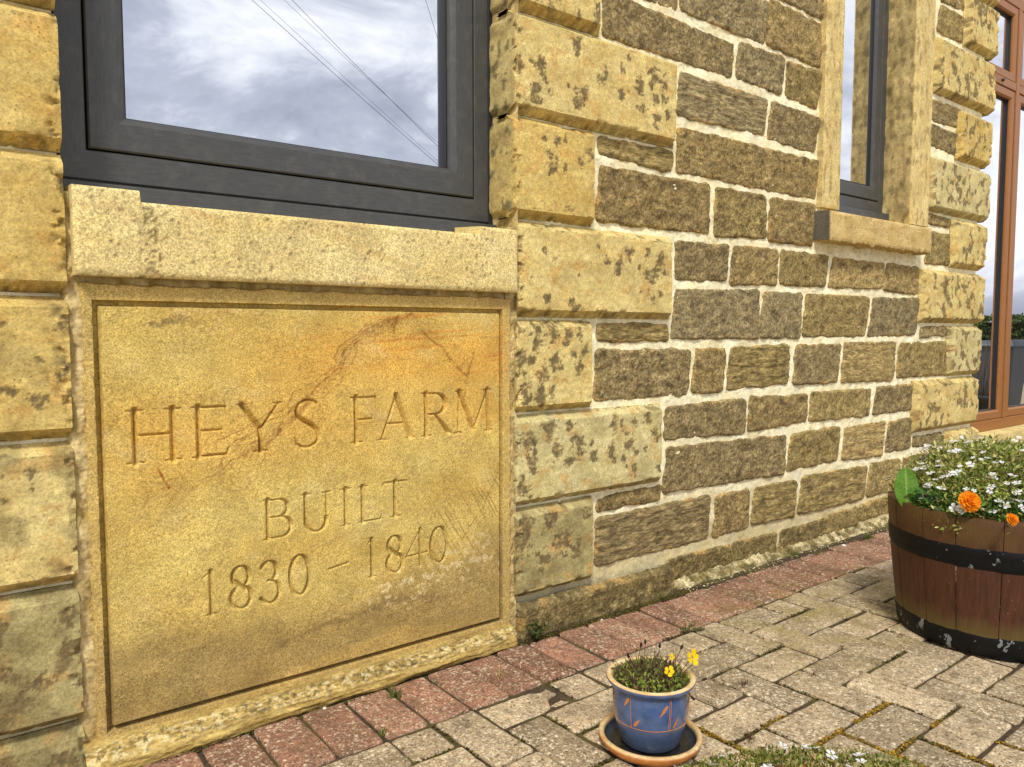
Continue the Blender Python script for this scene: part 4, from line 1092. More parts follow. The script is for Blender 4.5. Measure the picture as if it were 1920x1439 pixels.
    h = mathn(n, l, 'ADD', mathn(n, l, 'MULTIPLY', gr, .5), gr2)
    if brick:
        bt = N(n, 'ShaderNodeTexBrick'); bt.inputs['Scale'].default_value = 1.0
        bt.inputs['Brick Width'].default_value = .204; bt.inputs['Row Height'].default_value = .104; bt.inputs['Mortar Size'].default_value = .004
        l.new(v, bt.inputs['Vector'])
        c2 = mixrgb(n, l, bt.outputs['Fac'], c, lin(50, 40, 26)); l.new(c2, p.inputs['Base Color'])
    b = N(n, 'ShaderNodeBump', Strength=.8, Distance=.0022); l.new(h, b.inputs['Height']); l.new(b.outputs['Normal'], p.inputs['Normal'])
    return m
M_GROUND = mat_ground(); M_JOINT = mat_joint()
M_BEIGE = mat_paver('buff block', lin(188, 167, 132), lin(158, 140, 111), lin(220, 206, 176), lin(76, 60, 38))
M_RED = mat_paver('brindle red block', lin(164, 120, 94), lin(138, 105, 84), lin(206, 188, 158), lin(78, 58, 40))
M_FAR = mat_paver('buff blocks far', lin(188, 167, 132), lin(158, 140, 111), lin(220, 206, 176), lin(76, 60, 38), True)

def flat(name, x0, x1, y0, y1, z, m, parent=None):
    k = MB(); k.add([(x0, y0, z), (x1, y0, z), (x1, y1, z), (x0, y1, z)], [(0, 1, 2, 3)]); return k.build(name, m, parent)
tag(flat('ground', -300, 300, -300, 300, -.05, M_GROUND), kind='structure')
paving = tag(flat('paving', -1.4, 4.9, -1.70, .02, -.0055, M_JOINT), kind='structure')
tag(flat('pavement', 4.9, 40, -9, .06, -.002, M_FAR), kind='structure')
tag(flat('pavement', -12, 4.9, -9, -1.70, -.002, M_FAR), kind='structure')
tag(flat('pavement', -12, -1.4, -1.70, .02, -.002, M_FAR), kind='structure')

def paver_mesh(lx, ly, seed):
    """worn rectangular block with rounded, slightly broken arrises; top at z = 0"""
    rs = np.random.default_rng(seed)
    def ax(L):
        e = [0, .0015, .004, .008]; k = max(int(L / .016), 4)
        return np.array([-L / 2 + q for q in e] + list(np.linspace(-L / 2 + .016, L / 2 - .016, k)) + [L / 2 - q for q in e[::-1]])
    xs, ys = ax(lx), ax(ly)
    X, Y = np.meshgrid(xs, ys)
    q = np.stack([np.abs(X) - (lx / 2 - .007), np.abs(Y) - (ly / 2 - .007)], -1)
    d = .007 - (np.hypot(np.maximum(q[..., 0], 0), np.maximum(q[..., 1], 0)) + np.minimum(q.max(-1), 0))
    d = d + .0022 * fbm(X / .03, Y / .03, seed, 3)
    t = np.clip(d / .007, 0, 1)
    Z = -.0065 * (1 - np.sqrt(np.maximum(1 - (1 - t) ** 2, 0))) + .0012 * fbm(X / .03, Y / .03, seed + 2, 3)
    Z = Z - .016 * (d <= .0006)
    nyy, nxx = X.shape
    V = np.stack([X, Y, Z], -1)
    for side in range(4):
        e = (V[:1], V[-1:], V[:, :1], V[:, -1:])[side].copy(); e[..., 2] = -.045
        V = np.concatenate([e, V] if side in (0, 2) else [V, e], 0 if side < 2 else 1)
    return make_mesh('paver', V, grid_faces(V.shape[0], V.shape[1]))
PX, PY, X0, YE, SH = .102, .1045, .688, 1.305 - WALL_D, .005      # SH: each row creeps sideways a little
variants = {}
for kind, (a, b, m) in {'V': (PX - .0060, 2 * PY - .0070, M_BEIGE), 'H': (2 * PX - .0060, PY - .0070, M_BEIGE), 'S': (PX - .0060, PY - .0070, M_BEIGE), 'R': (PX - .0060, .197, M_RED)}.items():
    variants[kind] = []
    for s in range(5):
        me = paver_mesh(a, b, 40 + s * 3 + ord(kind)); me.materials.append(m); variants[kind].append(me)
def paver(kind, x, y, name='paver'):
    o = bpy.data.objects.new(name, rng.choice(variants[kind])); COL.objects.link(o)
    o.parent = paving
    o.location = (x + rng.gauss(0, .0012), y + rng.gauss(0, .0012), rng.gauss(0, .0018))
    o.rotation_euler = (rng.gauss(0, .008), rng.gauss(0, .008), rng.choice([0, math.pi]) + rng.gauss(0, .006) + (SH / PY if kind == 'V' else 0))
NI0, NI1, NJ = -19, 40, 11
for i in range(NI0, NI1):
    paver('R', X0 + (i + .5) * PX, YE + .100, 'edging_paver')
    for j in range(NJ):
        x, y = X0 + (i + .5) * PX + SH * (j + .5), YE - (j + .5) * PY
        if x < -.35 and j > 2: continue                 # only the strip that can be seen from near the eye
        if x - .55 > 3.1 or (x < .1 and j > 5): continue
        k = (i - j) % 4
        if k == 1: paver('V', x + SH / 2, y - PY / 2)
        elif k == 2: paver('H', x + PX / 2, y)
        elif k == 0 and j == 0: paver('S', x, y)

# moss and grit packed in the joints
def blob_cloud(name, pts, r0, r1, m, cols, label, kind='stuff', cat=None, seed=1, flat_=.6):
    r = np.random.default_rng(seed)
    ico = np.array([(0,0,1),(.89,0,.45),(.28,.85,.45),(-.72,.53,.45),(-.72,-.53,.45),(.28,-.85,.45)])
    fc = np.array([(0,1,2),(0,2,3),(0,3,4),(0,4,5),(0,5,1)])
    n = len(pts); pts = np.asarray(pts)
    rad = r.uniform(r0, r1, n)
    V = pts[:, None, :] + (ico[None] * rad[:, None, None]) * np.array([1, 1, flat_]) + r.normal(0, .18, (n, 6, 3)) * rad[:, None, None]
    F = (fc[None] + 6 * np.arange(n)[:, None, None]).reshape(-1, 3)
    c = np.asarray(cols)[r.integers(0, len(cols), n)] * r.uniform(.7, 1.25, (n, 1))
    o = link(name, make_mesh(name, V, F, np.repeat(c, 6, 0), False), m)
    return tag(o, label, cat, None, kind)
M_MOSS = mat_col('moss', .95, .1, .3, 400)
def joint_pts(segs, per, spread, r):
    P = []
    for (a, b, dens) in segs:
        L = math.hypot(b[0] - a[0], b[1] - a[1])
        for _ in range(int(L * per * dens * 1.0)):
            t = r.random()
            P.append((a[0] + (b[0] - a[0]) * t + r.gauss(0, spread), a[1] + (b[1] - a[1]) * t + r.gauss(0, spread), r.uniform(-.006, -.001)))
    return P
r_ = random.Random(5)
G = lambda i, j: (X0 + i * PX + SH * j, YE - j * PY)
ysegs = [(G(6.2, 5), G(9, 5), 1.0), (G(7, 5), G(7, 7), 1.2), (G(7, 6), G(9, 6), 1.1), (G(8, 6), G(8, 8), 1.0), (G(9, 7), G(9, 8), .6), (G(5, 3), G(5, 4.6), .5), (G(6, 4), G(6.8, 4), .6)]
blob_cloud('moss', [q for q in joint_pts(ysegs, 3200, .0035, r_) if noise(np.array([q[0] * 16]), np.array([q[1] * 16]), 9)[0] > -.16], .0012, .0036, M_MOSS, [lin(176, 136, 40), lin(140, 110, 40), lin(110, 92, 40), lin(92, 76, 40)], 'bright ochre moss along the block joints near the foreground', cat='moss', seed=2)
gsegs = []
for q in range(150):
    i, j = r_.randrange(-2, 26), r_.randrange(0, 9)
    if r_.random() < .5: gsegs.append((G(i, j), G(i + r_.uniform(.3, 1), j), r_.uniform(.2, .9)))
    else: gsegs.append((G(i, j), G(i, j + r_.uniform(.3, 1)), r_.uniform(.2, .9)))
gsegs += [((.3, -.085), (1.9, -.080), .8), ((1.18, -.062), (1.85, -.060), 6.0), ((1.18, -.072), (1.9, -.072), 4.0), ((1.85, -.085), (3.6, -.09), 1.0)]
# only where a joint really runs
def on_joint(p):
    jj = (YE - p[1]) / PY; ii = (p[0] - X0 - SH * jj) / PX
    i, j = math.floor(ii), math.floor(jj)
    fx, fy = ii - i, jj - j
    if j < 0: return True
    k = (i - j) % 4
    edges = []
    if k == 1: edges = [fx < .07, fx > .93, fy < .07]
    elif k == 0: edges = [fx < .07, fx > .93, fy > .93]
    elif k == 2: edges = [fy < .07, fy > .93, fx < .07]
    else: edges = [fy < .07, fy > .93, fx > .93]
    return any(edges)
gp = [p for p in joint_pts(gsegs, 1500, .003, r_) if on_joint(p)]
blob_cloud('moss', gp, .001, .0034, M_MOSS, [lin(84, 84, 34), lin(66, 58, 34), lin(104, 96, 44), lin(48, 38, 24), lin(58, 46, 30)], 'dark green moss and soil crumbs packed in the paving joints', cat='moss', seed=3)

# crumbs of old mortar along the wall foot
cr = []
for q in range(420):
    x = r_.uniform(1.84, 3.6); cr.append((x, -.055 - abs(r_.gauss(0, .018)), r_.uniform(-.002, .008)))
blob_cloud('mortar_crumbs', cr, .001, .0042, M_MOSS, [lin(214, 198, 152), lin(190, 172, 124), lin(150, 132, 92), lin(110, 100, 60)], 'pale crumbs of old mortar along the wall foot', cat='rubble', seed=6)

# ------------------------------------------------------------------ plants: shared builders
M_LEAF = mat_col('leaf', .55, .3, .22, 180, trans=.25)
M_PETAL = mat_col('petal', .6, .2, .08, 200, trans=.25)
M_STEM = mat_col('stem', .7, .2, .25, 200)
M_SOIL = mat_col('soil', .98, .1, .5, 160, .9, .006, attr=False, base=lin(58, 44, 30))

def leaf_cloud(P, D, L, W, cols, seed, fold=.35):
    """many small folded leaves: P points, D directions, L lengths, W width ratio -> (V, F, C)"""
    r = np.random.default_rng(seed)
    n = len(P); P = np.asarray(P, float); D = np.asarray(D, float)
    D = D / (np.linalg.norm(D, axis=1, keepdims=True) + 1e-9)
    A = np.cross(D, r.normal(0, 1, (n, 3))); A /= (np.linalg.norm(A, axis=1, keepdims=True) + 1e-9)
    B = np.cross(D, A)
    L = np.broadcast_to(np.asarray(L, float), (n,)) * r.uniform(.7, 1.3, n)
    w = L * W
    V = np.zeros((n, 6, 3))
    V[:, 0] = P
    V[:, 1] = P + D * (L * .45)[:, None] + A * w[:, None] + B * (w * fold)[:, None]
    V[:, 2] = P + D * (L * .80)[:, None] + A * (w * .62)[:, None] + B * (w * fold * .4)[:, None]
    V[:, 3] = P + D * L[:, None] - B * (w * fold * .8)[:, None]
    V[:, 4] = P + D * (L * .80)[:, None] - A * (w * .62)[:, None] + B * (w * fold * .4)[:, None]
    V[:, 5] = P + D * (L * .45)[:, None] - A * w[:, None] + B * (w * fold)[:, None]
    f = np.array([(0, 1, 2, 3), (0, 3, 4, 5)])
    F = (f[None] + 6 * np.arange(n)[:, None, None]).reshape(-1, 4)
    c = np.asarray(cols)[r.integers(0, len(cols), n)] * r.uniform(.65, 1.35, (n, 1))
    return V.reshape(-1, 3), F, np.repeat(c, 6, 0)

def flower_mesh(name, n, rad, w, cup, col, centre, seed=0, wob=.15):
    """open flower of n separate petals round a small eye"""
    r = random.Random(seed); k = MB()
    for q in range(n):
        a = 2 * math.pi * q / n + r.uniform(-wob, wob)
        R = rad * r.uniform(.85, 1.1)
        d = Vector((math.cos(a), math.sin(a), 0)); s = Vector((-math.sin(a), math.cos(a), 0))
        z = lambda t: Vector((0, 0, cup * t * R + r.uniform(-.05, .05) * R))
        pts = [d * R * .1, d * R * .45 + s * R * w * .75 + z(.5), d * R * .8 + s * R * w + z(.8), d * R * 1.0 + s * R * w * .3 + z(1), d * R * .98 - s * R * w * .35 + z(1), d * R * .78 - s * R * w + z(.8), d * R * .45 - s * R * w * .7 + z(.5), d * R * .6 + z(.35)]
        k.add(pts, [(0, 1, 7), (1, 2, 7), (2, 3, 7), (3, 4, 7), (4, 5, 7), (5, 6, 7), (6, 0, 7)], np.array(col) * r.uniform(.88, 1.05))
    ico = [(0, 0, 1), (.89, 0, .3), (.28, .85, .3), (-.72, .53, .3), (-.72, -.53, .3), (.28, -.85, .3)]
    k.add([tuple(Vector(p) * rad * .14) for p in ico], [(0, 1, 2), (0, 2, 3), (0, 3, 4), (0, 4, 5), (0, 5, 1)], centre)
    me = bpy.data.meshes.new(name); me.from_pydata(k.v, [], k.f); me.update(); set_col(me, k.c)
    me.materials.append(M_PETAL)
    return me

def place(name, me, parent, loc, up=(0, 0, 1), s=1.0, spin=0.0):
    o = bpy.data.objects.new(name, me); COL.objects.link(o)
    o.parent = parent
    o.location = loc
    q = Vector(up).normalized().to_track_quat('Z', 'Y')
    o.rotation_mode = 'QUATERNION'
    o.rotation_quaternion = q @ Matrix.Rotation(spin, 4, 'Z').to_quaternion()
    o.scale = (s, s, s)
    return o

# ------------------------------------------------------------------ half barrel planter
BX, BY = 2.250, .82 - WALL_D
M_STAVE = None
def mat_stave():
    m, n, l, p = new_mat('stained oak stave')
    tc = N(n, 'ShaderNodeTexCoord'); oi = N(n, 'ShaderNodeObjectInfo')
    g = N(n, 'ShaderNodeNewGeometry')
    mp = N(n, 'ShaderNodeMapping'); mp.inputs['Scale'].default_value = (130, 130, 5)
    l.new(g.outputs['Position'], mp.inputs['Vector'])
    st = noise_tex(n, l, mp.outputs['Vector'], 1.0, 4, .65)
    c = mixrgb(n, l, maprange(n, l, st, .3, .7, 0, 1), lin(62, 36, 23), lin(90, 52, 33))
    sp = N(n, 'ShaderNodeSeparateXYZ'); l.new(g.outputs['Position'], sp.inputs[0])
    bl = noise_tex(n, l, g.outputs['Position'], 14, 4, .6)
    # the stain is worn to a mossy brown above the upper hoop and just over the lower one
    up = mathn(n, l, 'MULTIPLY', maprange(n, l, mathn(n, l, 'ADD', sp.outputs['Z'], mathn(n, l, 'MULTIPLY', bl, .06)), .275, .325, 0, 1), maprange(n, l, bl, .3, .6, .25, .85))
    c = mixrgb(n, l, up, c, lin(98, 74, 38))
    lo = mathn(n, l, 'MULTIPLY', maprange(n, l, mathn(n, l, 'SUBTRACT', sp.outputs['Z'], mathn(n, l, 'MULTIPLY', bl, .06)), .075, .03, 0, 1), .6)
    c = mixrgb(n, l, lo, c, lin(104, 92, 44))
    wv = maprange(n, l, noise_tex(n, l, mp.outputs['Vector'], .45, 4, .7), .62, .76, 0, .28)
    c = mixrgb(n, l, wv, c, lin(140, 104, 74))
    fl = maprange(n, l, noise_tex(n, l, g.outputs['Position'], 220, 1), .76, .78, 0, .5)
    c = mixrgb(n, l, fl, c, lin(200, 180, 150))
    l.new(c, p.inputs['Base Color'])
    p.inputs['Roughness'].default_value = .55
    p.inputs['Specular IOR Level'].default_value = .35
    b = N(n, 'ShaderNodeBump', Strength=.5, Distance=.0016); l.new(st, b.inputs['Height']); l.new(b.outputs['Normal'], p.inputs['Normal'])
    return m
def mat_hoop():
    m, n, l, p = new_mat('black painted hoop')
    g = N(n, 'ShaderNodeNewGeometry')
    at = N(n, 'ShaderNodeAttribute', attribute_name='Col')
    a = noise_tex(n, l, g.outputs['Position'], 26, 5, .55, .5)
    ch = maprange(n, l, mathn(n, l, 'ADD', a, mathn(n, l, 'MULTIPLY', at.outputs['Fac'], .05)), .655, .665, 0, 1)
    sp = maprange(n, l, noise_tex(n, l, g.outputs['Position'], 170, 1), .765, .79, 0, .8)
    c = mixrgb(n, l, ch, lin(12, 12, 12), lin(120, 124, 120))
    c = mixrgb(n, l, sp, c, lin(196, 192, 180))
    l.new(c, p.inputs['Base Color']); p.inputs['Roughness'].default_value = .55; p.inputs['Specular IOR Level'].default_value = .25
    b = N(n, 'ShaderNodeBump', Strength=.4, Distance=.001); l.new(noise_tex(n, l, g.outputs['Position'], 120, 4), b.inputs['Height']); l.new(b.outputs['Normal'], p.inputs['Normal'])
    return m
M_STAVE, M_HOOP = mat_stave(), mat_hoop()
barrel = empty('half_barrel', (BX, BY, 0))
tag(barrel, 'brown stained half barrel planter with black hoops full of white flowers', 'planter')
BH = .352
def brad(z):
    t = z / BH
    return .2185 + .047 * t - .010 * (t * t)
def stave(a0, a1, seed):
    r = np.random.default_rng(seed); na, nz = 9, 22
    off = r.normal(0, .0003); top = BH + r.normal(0, .0016)
    A, Z = np.meshgrid(np.linspace(a0 + .0032, a1 - .0032, na), np.linspace(.004, top, nz))
    ed = np.minimum(A - A[:, :1], A[:, -1:] - A)
    R = brad(Z) + off - .0005 * (1 - np.clip(ed / .004, 0, 1)) ** 2 + .0006 * fbm(A * 30, Z / .1, seed, 3)
    R = R - .003 * (1 - np.clip((top - Z) / .006, 0, 1)) ** 2
    Vo = np.stack([R * np.cos(A), R * np.sin(A), Z], -1)
    Ri = R[-1:] - .020
    Vi = np.stack([Ri * np.cos(A[-1:]), Ri * np.sin(A[-1:]), Z[-1:]], -1)
    Vd = Vi.copy(); Vd[..., 2] = BH - .10
    V = np.concatenate([Vo, Vi, Vd], 0)
    crisp(link('stave', make_mesh('stave', V, grid_faces(V.shape[0], V.shape[1])), M_STAVE, barrel))
a = .0; rs = random.Random(11); cuts = [0.0]
while cuts[-1] < 2 * math.pi - .42: cuts.append(cuts[-1] + rs.uniform(.30, .50))
cuts.append(2 * math.pi)
for q, (a0, a1) in enumerate(zip(cuts[:-1], cuts[1:])): stave(a0 + .35, a1 + .35, 800 + q)
def hoop(z0, z1, seed, chip):
    n, k = 120, 7
    A, T = np.meshgrid(np.linspace(0, 2 * math.pi, n), np.linspace(0, 1, k))
    Z = z0 + (z1 - z0) * T
    R = brad(Z) + .0026 + .0008 * fbm(A * 3, T * 2, seed, 3)
    R[0] -= .003; R[-1] -= .003
    V = np.stack([R * np.cos(A), R * np.sin(A), Z], -1)
    C = np.full(A.shape + (3,), chip)
    h = link('hoop', make_mesh('hoop', V, grid_faces(k, n), C), M_HOOP, barrel)
    # rivets where the hoop laps
    k2 = MB()
    for da in (0, .05):
        V2, F2 = lathe([(0, .003), (.004, .002), (.005, 0)], 8)
        an = 3.95 + da; Rr = brad((z0 + z1) / 2) + .003
        M = Matrix.Translation((Rr * math.cos(an), Rr * math.sin(an), (z0 + z1) / 2)) @ Vector((math.cos(an), math.sin(an), 0)).to_track_quat('Z', 'Y').to_matrix().to_4x4()
        k2.add([M @ Vector(v) for v in V2], [f[::-1] for f in F2], (chip,) * 3)
    k2.build('rivet', M_HOOP, h, smooth=True)
hoop(.222, .278, 5, 0.0)
hoop(.002, .056, 6, 1.0)
V, F = lathe([(0, BH - .03), (.1, BH - .028), (.243, BH - .034)], 32)
k = MB(); k.add(V, [f[::-1] for f in F]); k.build('soil', M_SOIL, barrel)

# white flowers filling the barrel
wf = empty('white_bedding_plant', (BX, BY, BH - .03))
tag(wf, 'bushy white flowering bedding plant spilling out of the half barrel', 'plant')
rp = np.random.default_rng(21)
def dome(n, rx, rz, r, inner=.55):
    u = r.uniform(0, 2 * np.pi, n); v = np.arccos(r.uniform(-.05, 1, n)); rad = r.uniform(inner, 1, n) ** .6
    nx_, ny_, nz_ = np.sin(v) * np.cos(u), np.sin(v) * np.sin(u), np.cos(v)
    lump = 1 + .30 * fbm(nx_ * 2.4, ny_ * 2.4 + nz_, 31, 3)
    P = np.stack([nx_ * rx, ny_ * rx, nz_ * rz], 1) * (rad * lump)[:, None]
    return P, np.stack([nx_, ny_, nz_ + .25], 1)
PL, DL = dome(15000, .236, .185, rp)
GRN = [lin(158, 172, 82), lin(180, 186, 98), lin(132, 150, 64), lin(206, 202, 132), lin(112, 130, 56), lin(184, 168, 100)]
V, F, C = leaf_cloud(PL, DL * .6 + rp.normal(0, .6, PL.shape), .0145, .20, GRN, 33)
tag(link('foliage', make_mesh('foliage', V, F, C, False), M_LEAF, wf), kind='stuff')
k = MB()
for q in range(420):
    i = rp.integers(0, len(PL)); e = Vector(PL[i] * 1.02); b = Vector((e.x * .35, e.y * .35, -.01))
    k.tube([b, b.lerp(e, .6) + Vector((0, 0, .02)), e], [.0012, .001, .0007], 4, lin(112, 112, 52), False)
tag(k.build('stems', M_STEM, wf), kind='stuff')
FW = [flower_mesh('flower', 5, .0108, .36, .12, (.86, .86, .83), lin(220, 210, 120), s) for s in range(4)]
PF, DF = dome(700, .238, .196, np.random.default_rng(41), .93)
keep_ = (PF[:, 2] > .03) & (fbm(PF[:, 0] * 11, PF[:, 1] * 11 + PF[:, 2] * 9, 43, 2) > -.22)
PF, DF = PF[keep_][:300], DF[keep_][:300]
for q in range(len(PF)):
    up = Vector(DF[q]) * .5 + Vector((rng.gauss(0, .3), rng.gauss(0, .3), .8))
    place('flower', FW[q % 4], wf, PF[q] + np.array([0, 0, .004]), up, rng.uniform(.55, 1.25), rng.uniform(0, 6))

# marigolds at the rim
def marigold(loc, rad, up, label, seed):
    root = empty('marigold', loc); tag(root, label, 'flower', 'orange marigolds in the half barrel')
    r = random.Random(seed)
    k = MB()
    for lay in range(5):
        n = (15, 14, 12, 9, 6)[lay]; R = rad * (1, .86, .68, .48, .28)[lay]; z = rad * (.0, .16, .30, .42, .50)[lay]; cup = (.05, .25, .5, .8, 1.1)[lay]
        for q in range(n):
            a = 2 * math.pi * (q + .5 * (lay % 2)) / n + r.uniform(-.12, .12)
            d = Vector((math.cos(a), math.sin(a), 0)); s = Vector((-math.sin(a), math.cos(a), 0)); U = Vector((0, 0, 1))
            w = R * 2.6 / n
            pts = []
            for t, ww in ((.25, .35), (.6, .85), (.88, 1.0), (1.0, .75)):
                for e in (-1, -.33, .33, 1):
                    pts.append(d * R * t + s * w * ww * e + U * (z + R * cup * t * t + r.uniform(-.035, .035) * rad + .02 * rad * (1 if abs(e) < .5 else -1)))
            F = [(i * 4 + j, i * 4 + j + 1, i * 4 + j + 5, i * 4 + j + 4) for i in range(3) for j in range(3)]
            k.add(pts, F, np.array(lin(250, 156, 20) if r.random() < .75 else lin(242, 124, 14)) * r.uniform(.8, 1.1))
    h = k.build('flower_head', M_PETAL, root, smooth=False)
    q_ = Vector(up).normalized().to_track_quat('Z', 'Y'); h.rotation_euler = q_.to_euler()
    st = MB(); e = Vector((BX - loc[0], BY - loc[1], BH - .04 - loc[2])) * .45; e.z = BH - .045 - loc[2]
    st.tube([e, e * .5 + Vector((0, 0, .01)), (0, 0, 0)], [.002, .0018, .003], 6, lin(96, 110, 44)); st.build('stem', M_STEM, root, smooth=True)
def bp(ang, r, z): return (BX + r * math.cos(ang), BY + r * math.sin(ang), z)
marigold((1.990, .778 - WALL_D, .392), .0265, (-.62, -.72, .45), 'large orange marigold leaning over the rim of the half barrel', 3)
marigold((1.962, .676 - WALL_D, .372), .0150, (-.3, -.8, .5), 'smaller orange marigold bud beside the big marigold at the barrel rim', 4)
# feathery green leaves under the marigolds
mg = empty('marigold_leaves', (2.03, .74 - WALL_D, .345)); tag(mg, 'low green leaves along the front rim of the half barrel', 'plant')
P_, D_ = [], []
for q in range(520):
    an = rng.uniform(2.55, 4.6); rr = rng.uniform(.180, .236)
    w_ = Vector(bp(an, rr, BH + rng.uniform(-.012, .040) - (rr - .2) * .1)) - Vector(mg.location)
    P_.append(tuple(w_)); D_.append((math.cos(an) * .8 + rng.gauss(0, .5), math.sin(an) * .8 + rng.gauss(0, .5), rng.uniform(-.1, .8)))
V, F, C = leaf_cloud(P_, D_, .026, .17, [lin(74, 116, 44), lin(96, 138, 56), lin(58, 92, 36), lin(120, 150, 74)], 51)
tag(link('foliage', make_mesh('foliage', V, F, C, False), M_LEAF, mg), kind='stuff')
def broad_leaf(name, base, tipdir, L, W, col, label, cat, face, seed=0, parent=None):
    """one broad wavy leaf with a midrib, standing up from its base"""
    T = Vector(tipdir).normalized(); Nn = Vector(face).normalized(); S_ = T.cross(Nn).normalized(); Nn = S_.cross(T)
    nu, nv = 17, 30
    V, C = [], []
    for j in range(nv):
        t = j / (nv - 1); w = W * (math.sin(math.pi * min(t * .92 + .06, 1)) ** .6)
        for i in range(nu):
            s = -1 + 2 * i / (nu - 1)
            vein = .5 + .5 * math.cos((t * 9 - abs(s) * 1.2) * 2 * math.pi)
            h = .10 * W * abs(s) + .05 * W * math.sin(t * 14 + s * 2) * abs(s) + .035 * W * vein * (1 - abs(abs(s) - .5)) - .25 * L * t * t * .35
            p = T * (L * t) + S_ * (w * s) + Nn * h
            V.append(tuple(p)); rib = math.exp(-(s / .07) ** 2) * .55 + (vein ** 8) * .22
            C.append(np.array(col) * (1 - rib * .9) * (.75 + .4 * (1 - vein)) + np.array(lin(190, 206, 124)) * rib * .9)
    o = link(name, make_mesh(name, V, grid_faces(nv, nu), C), M_LEAF, parent); o.location = base
    sol = o.modifiers.new('thickness', 'SOLIDIFY'); sol.thickness = .0008
    if label: tag(o, label, cat)
    return o
broad_leaf('weed_leaf', (2.048, .952 - WALL_D, .338), (.03, .06, 1), .105, .031, lin(96, 142, 42), 'large upright ribbed green leaf at the left edge of the half barrel', 'leaf', (-.75, -.66, .1))

# ------------------------------------------------------------------ blue glazed pot and its saucer
QX, QY = 1.088, .980 - WALL_D
saucer = empty('plant_saucer', (QX, QY, 0))
tag(saucer, 'round terracotta saucer with dark glazed inside under the blue pot', 'saucer')
V, F = lathe([(0, .006), (.072, .006), (.083, .010), (.088, .017), (.0895, .0235), (.0915, .026), (.0965, .0262), (.099, .0245), (.0995, .021), (.096, .012), (.088, .003), (.05, .002)], 64)
V = np.array(V); C = np.zeros((len(V), 3)); rad = np.hypot(V[:, 0], V[:, 1])
rimm = (rad > .089); an = np.arctan2(V[:, 1], V[:, 0])
C[:] = lin(46, 50, 56)
C[rimm] = mixc(np.broadcast_to(lin(196, 150, 92), (rimm.sum(), 3)), lin(222, 198, 146), .5 + .9 * fbm(an[rimm] * 2, V[rimm, 2] * 80, 61, 3))
out_ = (rad > .0972) & (V[:, 2] < .024) | ((V[:, 2] < .02) & (rad > .095)); C[out_] = lin(196, 124, 62)
k = MB(); k.add(V, [f[::-1] for f in F], C); k.build('dish', mat_col('saucer clay', .45, .4, .22, 90, .3, .001), saucer, smooth=True)
k = MB(); k.add(*[(lambda v, f: (v, [q[::-1] for q in f]))(*lathe([(0, .0085), (.074, .0085)], 40))][0]); 
dirt = k.build('wet_dirt', mat_col('wet dirt', .25, .5, .6, 60, .6, .004, attr=False, base=lin(34, 32, 30)), saucer)
pot = empty('blue_plant_pot', (QX, QY, .009))
tag(pot, 'small blue glazed plant pot with orange bamboo lines and cream rim', 'pot')
prof = [(0, .0), (.052, .0), (.056, .003), (.0605, .014), (.0655, .032), (.0695, .052), (.0722, .074), (.0736, .096), (.0738, .112), (.0742, .1165), (.0785, .1185), (.0835, .1215), (.0855, .1255), (.0850, .1290)]
rim = [(.0850, .1290), (.0822, .1312), (.0785, .1314), (.0752, .1296), (.0735, .1240), (.0720, .105)]
PZ = 1.0
def potr(z): return float(np.interp(z, [p[1] for p in prof[1:]], [p[0] for p in prof[1:]]))
pr = []
for (a, b) in zip(prof[:-1], prof[1:]):
    for q in range(3): pr.append((a[0] + (b[0] - a[0]) * q / 3, a[1] + (b[1] - a[1]) * q / 3))
pr.append(prof[-1])
V, F = lathe(pr, 72); V = np.array(V); an = np.arctan2(V[:, 1], V[:, 0])
C = mixc(np.broadcast_to(lin(64, 88, 132), (len(V), 3)), lin(86, 106, 142), .45 + 1.0 * fbm(an * 2.2, V[:, 2] / .02, 66, 4))
C = mixc(C, lin(74, 82, 100), sst(.062, .02, V[:, 2] + .012 * fbm(an * 2, V[:, 2] / .03, 67, 3)) * .75)
C = mixc(C, lin(200, 120, 60), sst(.1275, .129, V[:, 2]) * .8)
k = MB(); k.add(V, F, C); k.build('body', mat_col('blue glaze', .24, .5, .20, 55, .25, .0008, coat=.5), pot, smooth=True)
V, F = lathe(rim, 72); V = np.array(V); an = np.arctan2(V[:, 1], V[:, 0])
C = mixc(np.broadcast_to(lin(222, 202, 152), (len(V), 3)), lin(204, 168, 108), .4 + 1.1 * fbm(an * 2.5, V[:, 2] * 120, 68, 4))
k = MB(); k.add(V, F, C); k.build('rim', mat_col('bare clay rim', .7, .3, .16, 130, .5, .001), pot, smooth=True)
M_CLAY = mat_col('bare clay line', .7, .2, .25, 260, attr=False, base=lin(196, 130, 74))
k = MB()
def on_pot(a, z, d=.0004): return ((potr(z) + d) * math.cos(a), (potr(z) + d) * math.sin(a), z)
ZL = .052
k.tube([on_pot(2 * math.pi * q / 60, ZL) for q in range(61)], .0006, 4, None, False)
def pot_angle(t): return math.atan2(-.980, -1.088) + t      # t = 0 faces the eye
for t in (-.52, .52, 1.45, 2.4, 3.3, 4.3, -1.3):
    for dd in ((0,) if t < 0 else (-.02, .02)):
        k.tube([on_pot(pot_angle(t + dd), ZL + (.113 - ZL) * q / 8) for q in range(9)], .0006, 4, None, False)
k.build('incised_lines', M_CLAY, pot)
